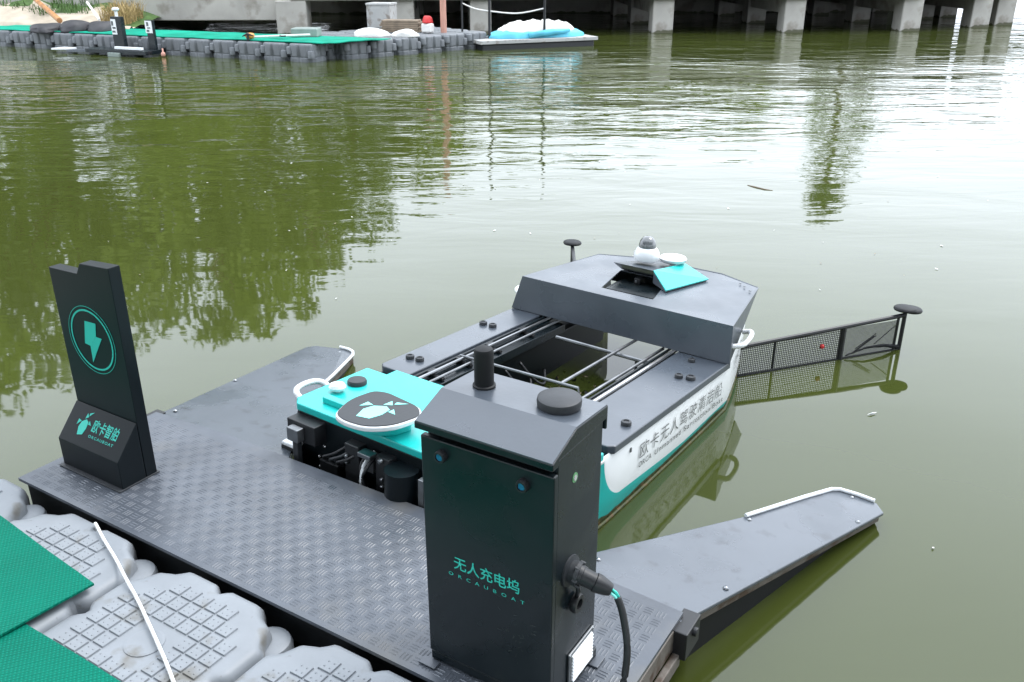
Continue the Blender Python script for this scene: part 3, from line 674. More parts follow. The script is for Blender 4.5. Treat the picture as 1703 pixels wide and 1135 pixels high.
# lettering on the side
text_mesh('lettering', '欧卡无人驾驶清洁船', .64, .056, (.4815, .545, .170), (0, 1, 0), (0, 0, 1), M['ink'], hs_, -.004, 1.12, .0015)
for wd_, y0_, wl_ in (('ORCA', .545, .088), ('Unmanned', .655, .196), ('Sanitation', .874, .218), ('Boat', 1.113, .092)):
    text_mesh('lettering', wd_, wl_, .0205, (.4810, y0_, .138), (0, 1, 0), (0, 0, 1), M['ink'], hs_, .006, 1.15, .0015)
dv = Vector((outer(1.62) - outer(1.34), .28, .03)); text_mesh('lettering', 'SMURF', .23, .05, (outer(1.34) + .003, 1.34, .215), tuple(dv), (0, 0, 1), M['ink'], hs_, .0, 1.1, .002)
mb = MB(); mb.box(.4795, .4835, .478, .486, .222, .236); part('drain_mark', mb, M['ink'], hs_)
# deck panels
for sx, x0, x1 in ((1, .288, .486), (-1, .345, .488)):
    yb = .352 if sx > 0 else .378; pts = [(x0, yb), (x1 - .02, yb), (x1, yb + .017), (x1, 1.235), (x0, 1.235)]
    mb = MB(); mb.ext([(sx * x, y) for x, y in pts], .262, .290); part('deck_panel', mb, M['deck'], bt, .004)
for x, y, r_ in ((.44, .517, .017), (.402, .967, .015), (.442, .980, .017), (.373, 1.133, .013), (-.441, .494, .016), (-.399, .499, .016), (-.457, .952, .016), (-.411, .954, .016)):
    mb = MB(); mb.lathe([(r_, 0), (r_, .008), (r_ * .9, .012), (r_ * .55, .013), (r_ * .5, .010), (0, .010)], (x, y, .2905), 18); part('deck_cap', mb, M['capgrey'], bt, smooth='a')
# rails along the well
for x, rr, mm, z in ((-.325, .006, 'navy', .284), (-.298, .006, 'steel', .288), (-.262, .005, 'alu', .280), (.268, .0085, 'chrome', .284), (.240, .005, 'navy', .278)):
    mb = MB(); mb.tube([(x, .36, z), (x, 1.24, z)], rr, 8); part('slide_rail', mb, M[mm], bt, smooth='a')
mb = MB(); mb.box(-.345, -.245, .30, 1.24, .225, .262); part('rail_bed', mb, M['navy'], bt, .003)
mb = MB(); mb.box(.225, .29, .30, 1.24, .225, .262); part('rail_bed', mb, M['navy'], bt, .003)
mb = MB(); mb.box(-.30, -.262, .42, 1.60, -.08, .224); part('well_wall', mb, M['navy_dark'], bt, .003)
mb = MB(); mb.box(.262, .30, .42, 1.60, -.08, .224); part('well_wall', mb, M['navy'], bt, .003)
for y in (.46, .62, .80, 1.02):
    mb = MB(); mb.box(-.335, -.255, y - .008, y + .008, .263, .275); mb.box(-.315, -.30, y - .02, y + .02, .276, .292); part('rail_clip', mb, M['black'], bt, .002)
for k in range(3): mb = MB(); mb.tube(catmull([(-.25, .72 + .1 * k, .19), (-.20, .75 + .1 * k, .12), (-.21, .84 + .1 * k, .07), (-.25, .9 + .1 * k, .10)], 5), .006, 8); part('hose', mb, M['black'], bt, smooth=True)
# collecting basket of bars
bk_ = bpy.data.objects.new('collecting_basket', None); C.objects.link(bk_); bk_.parent = bt
for pts, rr in (([(-.315, .628, .292), (.178, .655, .292), (.190, .655, .22), (.190, .655, .02)], .006), ([(.110, .655, .292), (.100, 1.22, .285)], .006), ([(-.190, 1.085, .262), (.238, 1.081, .262)], .008),
                ([(-.18, .655, .03), (.19, .655, .03)], .005), ([(.19, .655, .03), (.19, 1.22, .03)], .005), ([(.215, .50, .276), (.215, 1.22, .276)], .006), ([(-.315, .628, .292), (-.315, .628, .24)], .006), ([(.175, 1.08, .262), (.175, 1.08, .03)], .006), ([(.0, .655, .03), (.0, 1.2, .03)], .004)):
    mb = MB(); mb.tube(pts, rr, 8); part('basket_bar', mb, M['alu'], bk_, smooth='a')
mb = MB()
for k in range(16): mb.tube([(-.18 + k * .0245, .66, .026), (-.18 + k * .0245, 1.2, .026)], .0015, 4)
for k in range(22): mb.tube([(-.18, .66 + k * .0245, .027), (.19, .66 + k * .0245, .027)], .0015, 4)
part('basket_net', mb, M['wire'], bk_, kind='stuff')
rn = random.Random(9); mb = MB()
for k in range(420):
    x, y = rn.uniform(-.255, .18) ** 1 - .02, rn.uniform(.66, 1.25); p = Vector((x, y, .035 + rn.random() * .03)); u = Vector([rn.gauss(0, 1) for _ in range(3)]).normalized() * rn.uniform(.008, .022); v = u.orthogonal().normalized() * .008
    mb.add([p - u, p + v, p + u, p - v], [(0, 1, 2, 3)], rn.choice((0, 0, 1, 2)))
for k in range(24):
    a = Vector((rn.uniform(-.24, .1), rn.uniform(.7, 1.1), .05)); mb.tube([a, a + Vector((rn.uniform(-.08, .08), rn.uniform(-.08, .08), .03))], .0025, 5)
o = tag(part('caught_debris', mb, [M['slime'], M['wood'], M['blackm']], None, kind='stuff'), 'wet leaves and twigs caught inside the boat basket', 'debris'); o.location = BORG; o.rotation_euler = BROT
mb = MB(); mb.lathe([(0, -.012), (.016, -.006), (.020, .004), (.014, .013), (0, .016)], (0, 0, 0), 14)
o = link('red_litter', mb.mesh('red_litter', M['red'], True)); o.location = Matrix.Translation(BORG) @ BROT.to_matrix().to_4x4() @ Vector((.02, .74, .045)); tag(o, 'small crumpled red piece of litter inside the boat basket', 'litter')

# stern: dark transom box with turquoise deck
mb = MB(); mb.ext([(-.482, .03), (-.455, -.026), (.482, -.026), (.482, .06), (.29, .36), (-.29, .36), (-.482, .06)], .0, .270); part('stern_box', mb, M['navy_dark'], bt, .004)
mb = MB(); pts = [(-.488, .0), (-.455, -.032), (.488, -.032), (.488, .30), (.20, .30), (.20, .372), (-.395, .372), (-.395, .322), (-.488, .322)]
mb.ext(pts, .272, .297); part('stern_deck', mb, M['turq'], bt, .004)
mb = MB(); mb.ext([(-.392, .02), (-.19, .02), (-.19, .05), (-.392, .05)], .2975, .318); part('pad_bracket', mb, M['turq'], bt, .003)
padl = rounded([(-.212, -.100), (-.254, .0), (-.240, .100), (-.195, .118), (-.045, .100), (.002, .055), (-.020, -.05), (-.080, -.108), (-.16, -.116)], .05, 4)
ccx = sum(p[0] for p in padl) / len(padl); ccy = sum(p[1] for p in padl) / len(padl)
mb = MB(); mb.ext([(ccx + (x - ccx) * .7, ccy + .02 + (y - ccy) * .6) for x, y in padl], .2975, .339); part('pad_pedestal', mb, M['turq'], bt, .004)
mb = MB(); mb.ext(padl, .340, .356); pd = part('docking_pad', mb, M['white'], bt, .004)
mb = MB(); mb.ext([(ccx + (x - ccx) * .955, ccy + (y - ccy) * .955) for x, y in padl], .3563, .359); part('pad_top', mb, M['capgrey'], pd, .001)
flat_poly('emblem', emblem(.125, .25), (-.128, .0, .3592), (1, 0, 0), (0, 1, 0), M['teal_pale'], pd)
mb = MB(); mb.lathe([(.033, 0), (.033, .010), (.030, .015), (0, .016)], (-.415, .199, .2975), 26); part('hatch_cap', mb, M['capgrey'], bt, smooth='a')
mb = MB(); mb.lathe([(.010, 0), (.010, .006), (.026, .010), (.029, .018), (.024, .027), (.012, .031), (0, .032)], (-.418, .112, .2975), 24); part('white_knob', mb, M['white'], bt, smooth='a')
def loop_handle(name, pts, r, m): 
    mb = MB(); mb.tube(catmull(pts, 5), r, 10); return part(name, mb, M[m], bt, smooth=True)
loop_handle('grab_handle', [(-.478, .03, .262), (-.520, .03, .285), (-.545, .05, .292), (-.552, .09, .294), (-.545, .13, .292), (-.520, .15, .285), (-.478, .15, .262)], .010, 'white')
loop_handle('grab_handle', [(.478, .03, .262), (.520, .03, .285), (.545, .05, .292), (.552, .09, .294), (.545, .13, .292), (.520, .15, .285), (.478, .15, .262)], .010, 'white')
# transom fittings
def tbox(name, x0, x1, y0, y1, z0, z1, m, b=.003, par=bt): return part(name, MB().box(x0, x1, y0, y1, z0, z1), M[m], par, b)
tbox('corner_bracket', -.455, -.33, -.075, -.021, .195, .262, 'black')
tbox('contact_block', -.425, -.375, -.105, -.076, .205, .250, 'alu')
tbox('contact_post', -.412, -.388, -.095, -.076, .09, .203, 'capgrey')
tbox('latch', -.495, -.435, -.07, -.03, .150, .165, 'white', .005)
mb = MB(); mb.tube([(-.50, -.05, .14), (-.43, -.05, .14)], .018, 14); part('latch_roller', mb, M['black'], bt, smooth='a')
for x, z, r_, m in ((-.235, .185, .012, 'led'), (-.20, .205, .007, 'steel'), (-.20, .185, .007, 'steel'), (-.055, .175, .008, 'steel'), (-.055, .150, .008, 'steel'), (-.06, .235, .009, 'alu'), (-.23, .225, .006, 'black')):
    mb = MB(); mb.lathe([(r_, 0), (r_, .006), (r_ * .7, .010), (0, .011)], (0, 0, 0), 14); mb.xf(Matrix.Translation((x, -.062 if x > -.21 else -.021, z)) @ Matrix.Rotation(R(90), 4, 'X')); part('transom_bolt', mb, M[m], bt, smooth='a')
tbox('motor_plate', -.215, -.155, -.060, -.021, .03, .245, 'black'); tbox('motor_plate', -.085, -.03, -.060, -.021, .03, .245, 'black')
mb = MB(); mb.tube([(.02, -.06, .05), (.02, -.06, .235)], .052, 20); part('thruster_housing', mb, M['navy_dark'], bt, smooth='a')
for k, (x0, x1) in enumerate(((-.115, -.125), (-.10, -.14), (-.125, -.11))):
    mb = MB(); mb.tube(catmull([(x0, -.03, .235), (x0 - .006, -.075, .20), (x1, -.080, .12), (x1 + .01, -.06, .04)], 6), .005 if k else .006, 8); part('hose', mb, M['black'] if k else M['white'], bt, smooth=True)
tbox('junction_box', -.33, -.25, -.060, -.027, .055, .150, 'black'); tbox('hinge_plate', -.145, -.105, -.050, -.027, .17, .225, 'alu', .002)
for k, x in enumerate((-.30, -.27, -.24)):
    mb = MB(); mb.tube(catmull([(x, -.045, .150), (x + .005, -.075, .175), (x + .05, -.07, .20), (x + .075, -.04, .22)], 5), .0045, 7); part('hose', mb, M[('black', 'capgrey', 'black')[k]], bt, smooth=True)
for x, z in ((-.36, .10), (-.36, .135), (-.335, .18), (-.14, .09), (-.10, .075), (.075, .20), (.075, .16)):
    mb = MB(); mb.lathe([(.006, 0), (.006, .005), (.003, .008), (0, .008)], (0, 0, 0), 10); mb.xf(Matrix.Translation((x, -.0275, z)) @ Matrix.Rotation(R(90), 4, 'X')); part('transom_bolt', mb, M['chrome'], bt, smooth='a')
tbox('steel_clamp', -.135, -.085, -.085, -.05, .235, .250, 'steel', .002)
tbox('lift_strut', .095, .115, -.075, -.055, .13, .235, 'alu', .002)
mb = MB(); mb.tube([(.105, -.065, .135), (.07, -.09, .08), (.055, -.10, .07)], .005, 8); mb.tube([(.105, -.065, .135), (.118, -.07, .07)], .006, 8); part('strut_link', mb, M['alu'], bt, smooth=True)

# hood over the bow
ht = [(-.452, 1.205), (.488, 1.205), (.385, 1.715), (.19, 1.80), (-.19, 1.80), (-.375, 1.715)]
def hz(x, y): return .437 + .006 * (y - 1.2)
hb = [(-.490, 1.195), (.496, 1.195), (.430, 1.40), (.36, 1.70), (.17, 1.76), (-.17, 1.76), (-.35, 1.70), (-.425, 1.40)]
mb = MB()
vs = [(-.490, 1.192, .292), (.497, 1.192, .292), (-.450, 1.207, .437), (.488, 1.207, .437), (.385, 1.715, .440), (.19, 1.80, .440), (-.19, 1.80, .440), (-.380, 1.715, .440),
      (.372, 1.66, .345), (-.367, 1.66, .345), (.18, 1.72, .33), (-.18, 1.72, .33)]
fs = [(0, 1, 3, 2), (1, 8, 4, 3), (8, 10, 5, 4), (10, 11, 6, 5), (11, 9, 7, 6), (9, 0, 2, 7)]
mb.add(vs, fs); 
# roof with a recess for the camera: opening between x -.115 .. .115, y 1.30 .. 1.56
q = [(-.115, 1.29, .437), (.118, 1.29, .437), (.050, 1.56, .4385), (-.175, 1.56, .4385)]
mb.add([vs[2], vs[3], vs[4], vs[5], vs[6], vs[7]] + q, [(0, 1, 7, 6), (1, 2, 3, 8, 7), (3, 4, 9, 8), (4, 5, 0, 6, 9)])
o = part('hood', mb, M['deck'], bt); so = o.modifiers.new('thick', 'SOLIDIFY'); so.thickness = .006; so.offset = -1
be = o.modifiers.new('bevel', 'BEVEL'); be.width = .004; be.segments = 2; be.angle_limit = R(25)
hood = o
mb = MB(); fl = [(-.100, 1.30, .4365), (.112, 1.30, .4365), (.040, 1.55, .405), (-.165, 1.55, .405)]
mb.prism([(x, y, z - .006) for x, y, z in fl], fl); part('camera_bay_floor', mb, M['navy'], bt)
# visor over the bay: a roof plate rising from the hood, turquoise on its right wing
bk0 = [(-.175, 1.562, .4455), (.050, 1.562, .4455), (.050, 1.562, .492), (-.165, 1.562, .492)]
mb = MB(); mb.prism([(-.178, 1.565, .441), (.052, 1.565, .441), (.13, 1.74, .441), (-.11, 1.74, .441)], [(-.172, 1.475, .493), (.02, 1.475, .493), (.055, 1.66, .470), (-.10, 1.70, .470)])
part('visor', mb, M['deck'], bt, .003)
mb = MB(); mb.prism([(.020, 1.473, .490), (.120, 1.395, .444), (.185, 1.66, .444), (.056, 1.70, .478)], [(.020, 1.473, .4955), (.122, 1.395, .4495), (.187, 1.66, .4495), (.056, 1.70, .4835)])
part('visor_wing', mb, M['turq'], bt, .001, label='turquoise wing plate beside the dome camera')
mb = MB(); mb.prism([(.021, 1.475, .441), (.118, 1.398, .441), (.18, 1.655, .441), (.055, 1.69, .441)], [(.021, 1.475, .4885), (.118, 1.398, .4435), (.18, 1.655, .4435), (.055, 1.69, .4765)]); part('visor_cheek', mb, M['deck'], bt)
tbox('bay_camera', -.075, -.045, 1.49, 1.54, .412, .440, 'black', .004)
mb = MB(); mb.lathe([(.006, .003), (.006, .010), (0, .011)], (0, 0, 0), 12); mb.xf(Matrix.Translation((-.06, 1.492, .428)) @ Matrix.Rotation(R(90), 4, 'X')); part('bay_lens', mb, M['steel'], bt)
dm = MB(); dm.lathe([(.044, 0), (.052, .005), (.056, .020), (.053, .038), (.045, .052), (.038, .058), (.030, .060)], (-.075, 1.59, .494), 32); dm_o = part('dome_camera', dm, M['white'], bt, smooth='a')
d2 = MB(); d2.lathe([(.036, .056), (.0365, .070), (.032, .088), (.021, .101), (.010, .106), (0, .107)], (-.075, 1.59, .494), 32); part('dome_glass', d2, M['glassdome'], dm_o, smooth=True)
gd = MB(); gd.lathe([(.014, 0), (.014, .012), (.050, .015), (.0565, .021), (.0585, .030), (.053, .036), (0, .038)], (.012, 1.668, .475), 36); part('satellite_antenna', gd, M['white'], bt, smooth='a')
loop_handle('bow_handle', [(.478, 1.235, .345), (.505, 1.25, .352), (.515, 1.28, .355), (.505, 1.36, .36), (.485, 1.40, .36), (.455, 1.40, .352)], .010, 'white')
loop_handle('bow_handle', [(-.478, 1.235, .345), (-.505, 1.25, .352), (-.515, 1.28, .355), (-.505, 1.36, .36), (-.485, 1.40, .36), (-.455, 1.40, .352)], .010, 'white')
for x in (.33, .36, .40):
    mb = MB(); mb.lathe([(.005, 0), (.005, .003), (0, .004)], (x - .02, 1.70 - (x - .33), .4445), 10); part('hood_screw', mb, M['steel'], bt)

# net booms at the bow
def boom(a, b, ztop, roller_top):
    a = Vector(a); b = Vector(b); o = bpy.data.objects.new('net_boom', None); C.objects.link(o); o.parent = bt
    d = b - a
    def q(s, z): p = a + d * s; return W2B((p.x, p.y, z))
    def bar(p0, p1, r_, m='black', seg=8):
        mb = MB(); mb.tube([p0, p1], r_, seg); return part('boom_bar', mb, M[m], o, smooth='a')
    bar(q(-.12, ztop - .01), q(.97, ztop + .02), .010)
    bar(q(.12, .01), q(.12, ztop), .006); bar(q(.56, -.03), q(.56, ztop + .01), .012)
    bar(q(.93, -.02), q(.93, ztop + .02), .006); bar(q(.97, -.05), q(.97, ztop + .04), .009)
    bar(q(-.12, .0), q(.97, .0), .006, 'blackm')
    mb = MB()
    for k in range(60):
        s = -.10 + .66 * k / 59; mb.tube([q(s, .0), q(s, ztop)], .0017, 4)
    for k in range(15):
        z = .008 + (ztop - .012) * k / 14; mb.tube([q(-.10, z), q(.56, z + .004)], .0017, 4)
    part('boom_net', mb, M['wire'], o, kind='stuff')
    mb = MB()
    for k in range(58):
        s = .57 + .36 * k / 57; mb.tube([q(s, .0), q(s, ztop)],   .0010, 4)
    for k in range(24):
        z = .008 + (ztop - .012) * k / 23; mb.tube([q(.56, z), q(.93, z + .004)],   .0010, 4)
    part('boom_net', mb, M['wire'], o, kind='stuff')
    for s, r_, z in ((.965, .046, roller_top - .014), (1.005, .046, roller_top - .022)):
        mb = MB(); mb.lathe([(0, -.006), (r_, -.006), (r_ + .003, 0), (r_, .006), (r_ * .9, .009), (r_ * .5, .010), (r_ * .25, .012), (0, .012)], tuple(q(s, z)), 28); part('roller_disc', mb, M['blackm'], o, smooth='a')
    mb = MB(); pr = random.Random(4); base = q(.96, .13)
    mb.tube([q(.96, .012), q(.86, .030), q(.74, .034), q(.60, .012)], [.010, .007, .005, .003], 7)
    for k in range(4): s0 = pr.uniform(.62, .8); z0 = pr.uniform(.02, .05); mb.tube([q(s0, z0), q(s0 + .13, z0 + .05 + pr.uniform(0, .03))], .002, 5)
    part('caught_branch', mb, M['blackm'], o)
    mb = MB(); c_ = q(.43, .075); mb.lathe([(0, -.012), (.008, -.008), (.011, 0), (.007, .009), (0, .011)], tuple(c_), 10); part('caught_leaf', mb, M['red'] if a.x > 1 else M['wood'], o, smooth=True)
boom((1.559, 2.228), (2.04, 2.84), .142, .205)
boom((.70, 2.28), (.306, 2.948), .142, .195)

# ------------------------------------------------------------------ mats and rope on the near dock
sheet('green_mat', 'green ribbed mat lying on top of the other with its corner by the rope', 'mat', [(.66, -.200), (-1.02, -.045), (-1.14, -1.36), (.55, -1.47)], .170, .006, M['mat'], 24, .002, 'green ribbed mats on the near dock')
sheet('green_mat', 'lower green ribbed mat at the bottom edge tucked under its neighbour', 'mat', [(2.45, -.355), (.40, -.372), (.36, -1.40), (2.40, -1.45)], .160, .006, M['mat'], 24, .002, 'green ribbed mats on the near dock')
mb = MB(); P = catmull([(.405, -.02, .10), (.410, -.025, .150), (.422, -.030, .166), (.50, -.062, .168), (.60, -.098, .166), (.690, -.135, .168), (.80, -.178, .168), (.91, -.226, .169), (1.02, -.275, .169), (1.11, -.318, .169), (1.20, -.36, .182), (1.32, -.43, .184), (1.5, -.54, .184)], 5)
mb.tube(P, .0044, 10); tag(link('rope', mb.mesh('rope', M['rope'], True)), 'thin white rope stretched across the grey cubes beside the green mats', 'rope')

# ------------------------------------------------------------------ things on and around the far docks
CD = Vector((2.509, -1.192, 1.63))
def blob(name, label, cat, loc, size, m, seed, group=None, n=14, ns=9, flat=.25, parts=None):
    rn = random.Random(seed); mb = MB(); ph = [rn.uniform(0, 6) for _ in range(6)]; vs = []
    for j in range(ns):
        th = math.pi * .5 * j / (ns - 1)
        for i in range(n):
            a = 2 * math.pi * i / n; k = 1 + .16 * math.sin(3 * a + ph[0]) + .10 * math.sin(5 * a + ph[1] + th * 3) + .05 * rn.uniform(-1, 1)
            vs.append((math.cos(a) * math.cos(th) ** .6 * size[0] * k, math.sin(a) * math.cos(th) ** .6 * size[1] * k, math.sin(th) * size[2] * (1 + .22 * math.sin(2 * a + ph[2]) * math.cos(th))))
    mb.add(vs, [(j * n + i, j * n + (i + 1) % n, (j + 1) * n + (i + 1) % n, (j + 1) * n + i) for j in range(ns - 1) for i in range(n)] + [tuple((ns - 1) * n + i for i in range(n)), tuple(reversed(range(n)))])
    o = link(name, mb.mesh(name, m, True)); o.location = loc; o.rotation_euler = (0, 0, rn.uniform(0, 3)); tag(o, label, cat, group); return o
ZD = .272
blob('white_sack', 'larger slumped white sack on the far grey dock', 'sack', (-8.01, 11.12, ZD), (.30, .26, .13), M['bag'], 1, 'white sacks on the far dock')
blob('white_sack', 'smaller slumped white sack right of the larger one on the far dock', 'sack', (-7.50, 11.45, ZD), (.22, .20, .11), M['bag'], 2, 'white sacks on the far dock')
# dark tarp heap with poles on the sandy bank
for i, (x, y, sx, sz) in enumerate(((-13.50, 8.80, .34, .14), (-13.10, 9.10, .34, .19), (-12.72, 9.38, .34, .17))):
    blob('tarpaulin_heap', ('leftmost dark tarpaulin heap', 'middle dark tarpaulin heap', 'rightmost dark tarpaulin heap')[i] + ' at the foot of the sandy bank', 'tarpaulin', (x, y, ZD), (sx, .26, sz), M['tarp'], 10 + i, 'tarpaulin heaps on the bank')
def pole(name, label, cat, pts, r, m, group=None):
    mb = MB(); mb.tube(pts, r, 8); return tag(link(name, mb.mesh(name, m, 'a')), label, cat, group)
pole('bamboo_pole', 'orange bamboo pole leaning on the sandy bank over the tarpaulin', 'pole', [(-13.55, 9.10, .44), (-14.6, 9.55, .58), (-15.9, 10.05, .80)], [.05, .045, .035], M['bamboo'])
pole('white_stick', 'short pale stick leaning on the dark tarpaulin heap', 'stick', [(-12.9, 9.45, .46), (-13.9, 9.95, .70)], .022, M['bag'])
# grass on the bank
rn = random.Random(21); mb = MB()
def blade(p, h, sp, w_):
    a = rn.random() * 6.28; d = Vector((math.cos(a), math.sin(a), 0)); q = p + d * sp * .4 + Vector((0, 0, h * .65)); r_ = p + d * sp + Vector((0, 0, h * .9)); u = Vector((-d.y, d.x, 0)) * w_
    mb.add([p - u, p + u, q + u * .7, q - u * .7, r_], [(0, 1, 2, 3), (3, 2, 4)])
def bank_z(s, t):
    p = Vector((-12.5, 9.75)) + Vector((-.987, -.159)) * (s * 22) + Vector((-.62, .78)) * (t * t * 14 - .05)
    return Vector((p.x, p.y, -.1 + .42 * min(1, t * 22) + 2.4 * (1 - math.exp(-t * t * 14 * .15)) * min(1, s * 5 + .12)))
for k in range(5200):
    s = rn.uniform(.06, .45); t = rn.uniform(.20, .55)
    if math.sin(s * 60) * math.sin(t * 33 + 1) < .05 - (t - .2) * 2.2: continue
    blade(bank_z(s, t) - Vector((0, 0, .03)), rn.uniform(.08, .22), .1, .010)
o = link('bank_grass', mb.mesh('bank_grass', M['grass'])); tag(o, 'green grass growing on the sandy bank', 'grass', kind='stuff')
mb = MB()
for k in range(700):
    s = rn.uniform(.005, .035); t = rn.uniform(.16, .34); blade(bank_z(s, t), rn.uniform(.15, .4), .16, .007)
o = link('straw_tuft', mb.mesh('straw_tuft', M['drygrass'])); tag(o, 'dry yellow straw hanging beside the bridge end', 'straw', kind='stuff')
# second docking station moored at the far left dock
fs_ = thing('docking_station', 'small far docking station with two dark posts and pale arms at the long dock', 'docking station', (-11.35, 8.48, 0), (0, 0, .16))
def fb(name, x0, x1, y0, y1, z0, z1, m, b=.004, par=None): return part(name, MB().box(x0, x1, y0, y1, z0, z1), M[m], par or fs_, b)
fb('platform', -.55, .75, .0, .40, .04, .10, 'navy'); 
mb = MB(); mb.prism([(-.55, .1, .03), (-.50, .38, .03), (-.95, .20, .02), (-1.0, .02, .02)], [(-.55, .1, .085), (-.50, .38, .085), (-.95, .20, .06), (-1.0, .02, .06)]); part('arm', mb, M['arm'], fs_, .004)
mb = MB(); mb.prism([(-.95, .20, .062), (-1.0, .02, .062), (-1.32, .0, .05), (-1.30, .26, .05)], [(-.95, .20, .09), (-1.0, .02, .09), (-1.32, .0, .08), (-1.30, .26, .08)]); part('arm', mb, M['white'], fs_, .004)
mb = MB(); mb.box(.05, .62, .05, .11, .11, .15); part('bumper_rail', mb, M['white'], fs_, .004)
p1 = fb('post', -.14, .08, .25, .33, .10, .60, 'navy'); fb('label_plate', -.135, -.03, .244, .2485, .32, .56, 'white', 0, p1)
for k, (a, b, c, d) in enumerate(((-.125, -.085, .46, .53), (-.11, -.045, .41, .44), (-.125, -.06, .35, .38))): fb('label_mark', a, b, .2405, .2438, c, d, 'ink', 0, p1)
mb = MB(); mb.lathe([(.025, 0), (.025, .08), (.055, .10), (.06, .12), (.04, .14), (0, .145)], (-.03, .29, .60), 18); part('antenna', mb, M['white'], fs_, smooth='a')
p2 = fb('post', .56, .70, .30, .35, .10, .56, 'navy'); fb('label_plate', .545, .685, .292, .2985, .36, .55, 'white', 0, p2)
for k, (a, b, c, d) in enumerate(((.58, .62, .47, .53), (.59, .65, .43, .45), (.57, .62, .38, .41))): fb('label_mark', a, b, .288, .2915, c, d, 'ink', 0, p2)
fb('float_block', -.02, .22, -.05, .0, .0, .06, 'crate')
mb = MB(); mb.lathe([(0, -.06), (.05, -.05), (.06, 0), (.05, .05), (.02, .07), (.02, .16), (0, .16)], (0, 0, 0), 14)
o = link('mooring_float', mb.mesh('mooring_float', M['pink'], True)); o.location = (-10.51, 8.86, .04); o.scale = (.6, .6, .6); tag(o, 'small pink and dark mooring float in front of the long dock', 'float')
# net with float lying on the mat
nt_ = thing('landing_net', 'long handled net with an orange float lying on the far green mat', 'net', (-8.75, 9.75, ZD + .02))
mb = MB(); mb.tube([(-.45, -.25, .03), (.35, .35, .06)], .018, 8); part('handle', mb, M['bag'], nt_, smooth='a')
mb = MB(); mb.lathe([(0, -.05), (.06, -.04), (.08, 0), (.06, .04), (0, .05)], (-.42, -.22, .05), 14); part('float', mb, M['orange'], nt_, smooth=True)
mb = MB(); mb.tube([(-.02, .05, .05), (.06, .0, .05), (.10, .06, .05)], .012, 6); part('net_clip', mb, M['black'], nt_)
mb = MB(); mb.box(-.22, .22, -.16, .16, 0, .14); o = link('plastic_crate', mb.mesh('plastic_crate', M['crate']), None, .02); o.location = (-8.72, 10.35, ZD + .02); o.rotation_euler = (0, 0, .5); tag(o, 'grey green flat crate on the corner of the far green mat', 'crate')
# dark gadget standing on the mat edge
gp = thing('mooring_cleat', 'small dark winged cleat on the front edge of the far green mat', 'cleat', (-9.1, 9.42, ZD + .012))
mb = MB(); mb.tube([(0, 0, 0), (0, 0, .09)], .022, 8); part('stem', mb, M['black'], gp); mb = MB(); mb.tube([(-.10, -.02, .06), (0, 0, .10), (.10, .03, .07)], [.008, .022, .008], 8); part('wings', mb, M['black'], gp)
# boxes, planks and posts at the end of the far dock
bx_ = thing('storage_box', 'tall pale grey storage box beside the concrete pillar on the far dock', 'box', (-8.75, 12.35, ZD), (0, 0, .35))
part('body', MB().box(-.22, .22, -.2, .2, 0, .42), M['box'], bx_, .008); part('lid', MB().box(-.23, .23, -.21, .21, .422, .46), M['box'], bx_, .006); part('door_panel', MB().box(-.18, .18, -.207, -.201, .05, .38), M['box'], bx_, .003)
st_ = thing('plank_stack', 'low stack of weathered planks in front of the grey box', 'planks', (-8.15, 12.15, ZD), (0, 0, .45))
for k in range(6):
    mb = MB(); mb.box(-.36 + .02 * (k % 3), .36 - .03 * (k % 2), -.16, .16, .034 * k, .034 * k + .030); part('plank', mb, M['wood'], st_, .003)
o = link('tool_bundle', MB().box(-.10, .10, -.07, .07, 0, .16).mesh('tool_bundle', M['bag']), None, .03); o.location = (-7.62, 12.22, ZD); tag(o, 'small white bag with a red top beside the salmon post', 'bag')
o2 = blob('red_cloth', 'small red cloth heaped on the white bag by the salmon post', 'cloth', (-7.62, 12.22, ZD + .161), (.09, .08, .12), M['red'], 31)
pole('salmon_post', 'salmon pink round post standing at the end of the far dock', 'post', [(-7.42, 12.42, .2), (-7.42, 12.42, 2.6)], .055, M['pink'])
for i, (x, y, r_, h, lab) in enumerate(((-7.25, 12.75, .018, 1.6, 'thin dark pole just right of the salmon post'), (-6.80, 12.95, .024, 2.4, 'tall dark pole at the joint of dock and walkway'), (-6.02, 13.55, .024, 2.4, 'tall dark pole in front of the blue and white sheet'))):
    pole('dark_pole', lab, 'pole', [(x, y, .0), (x, y, h)], r_, M['black'], 'thin dark poles by the walkway')
pole('slack_rope', 'pale rope sagging between the tall dark poles', 'rope', catmull([(-7.25, 12.75, .75), (-7.05, 12.85, .66), (-6.80, 12.95, .62), (-6.4, 13.25, .58), (-6.02, 13.55, .66)], 6), .012, M['bag'])
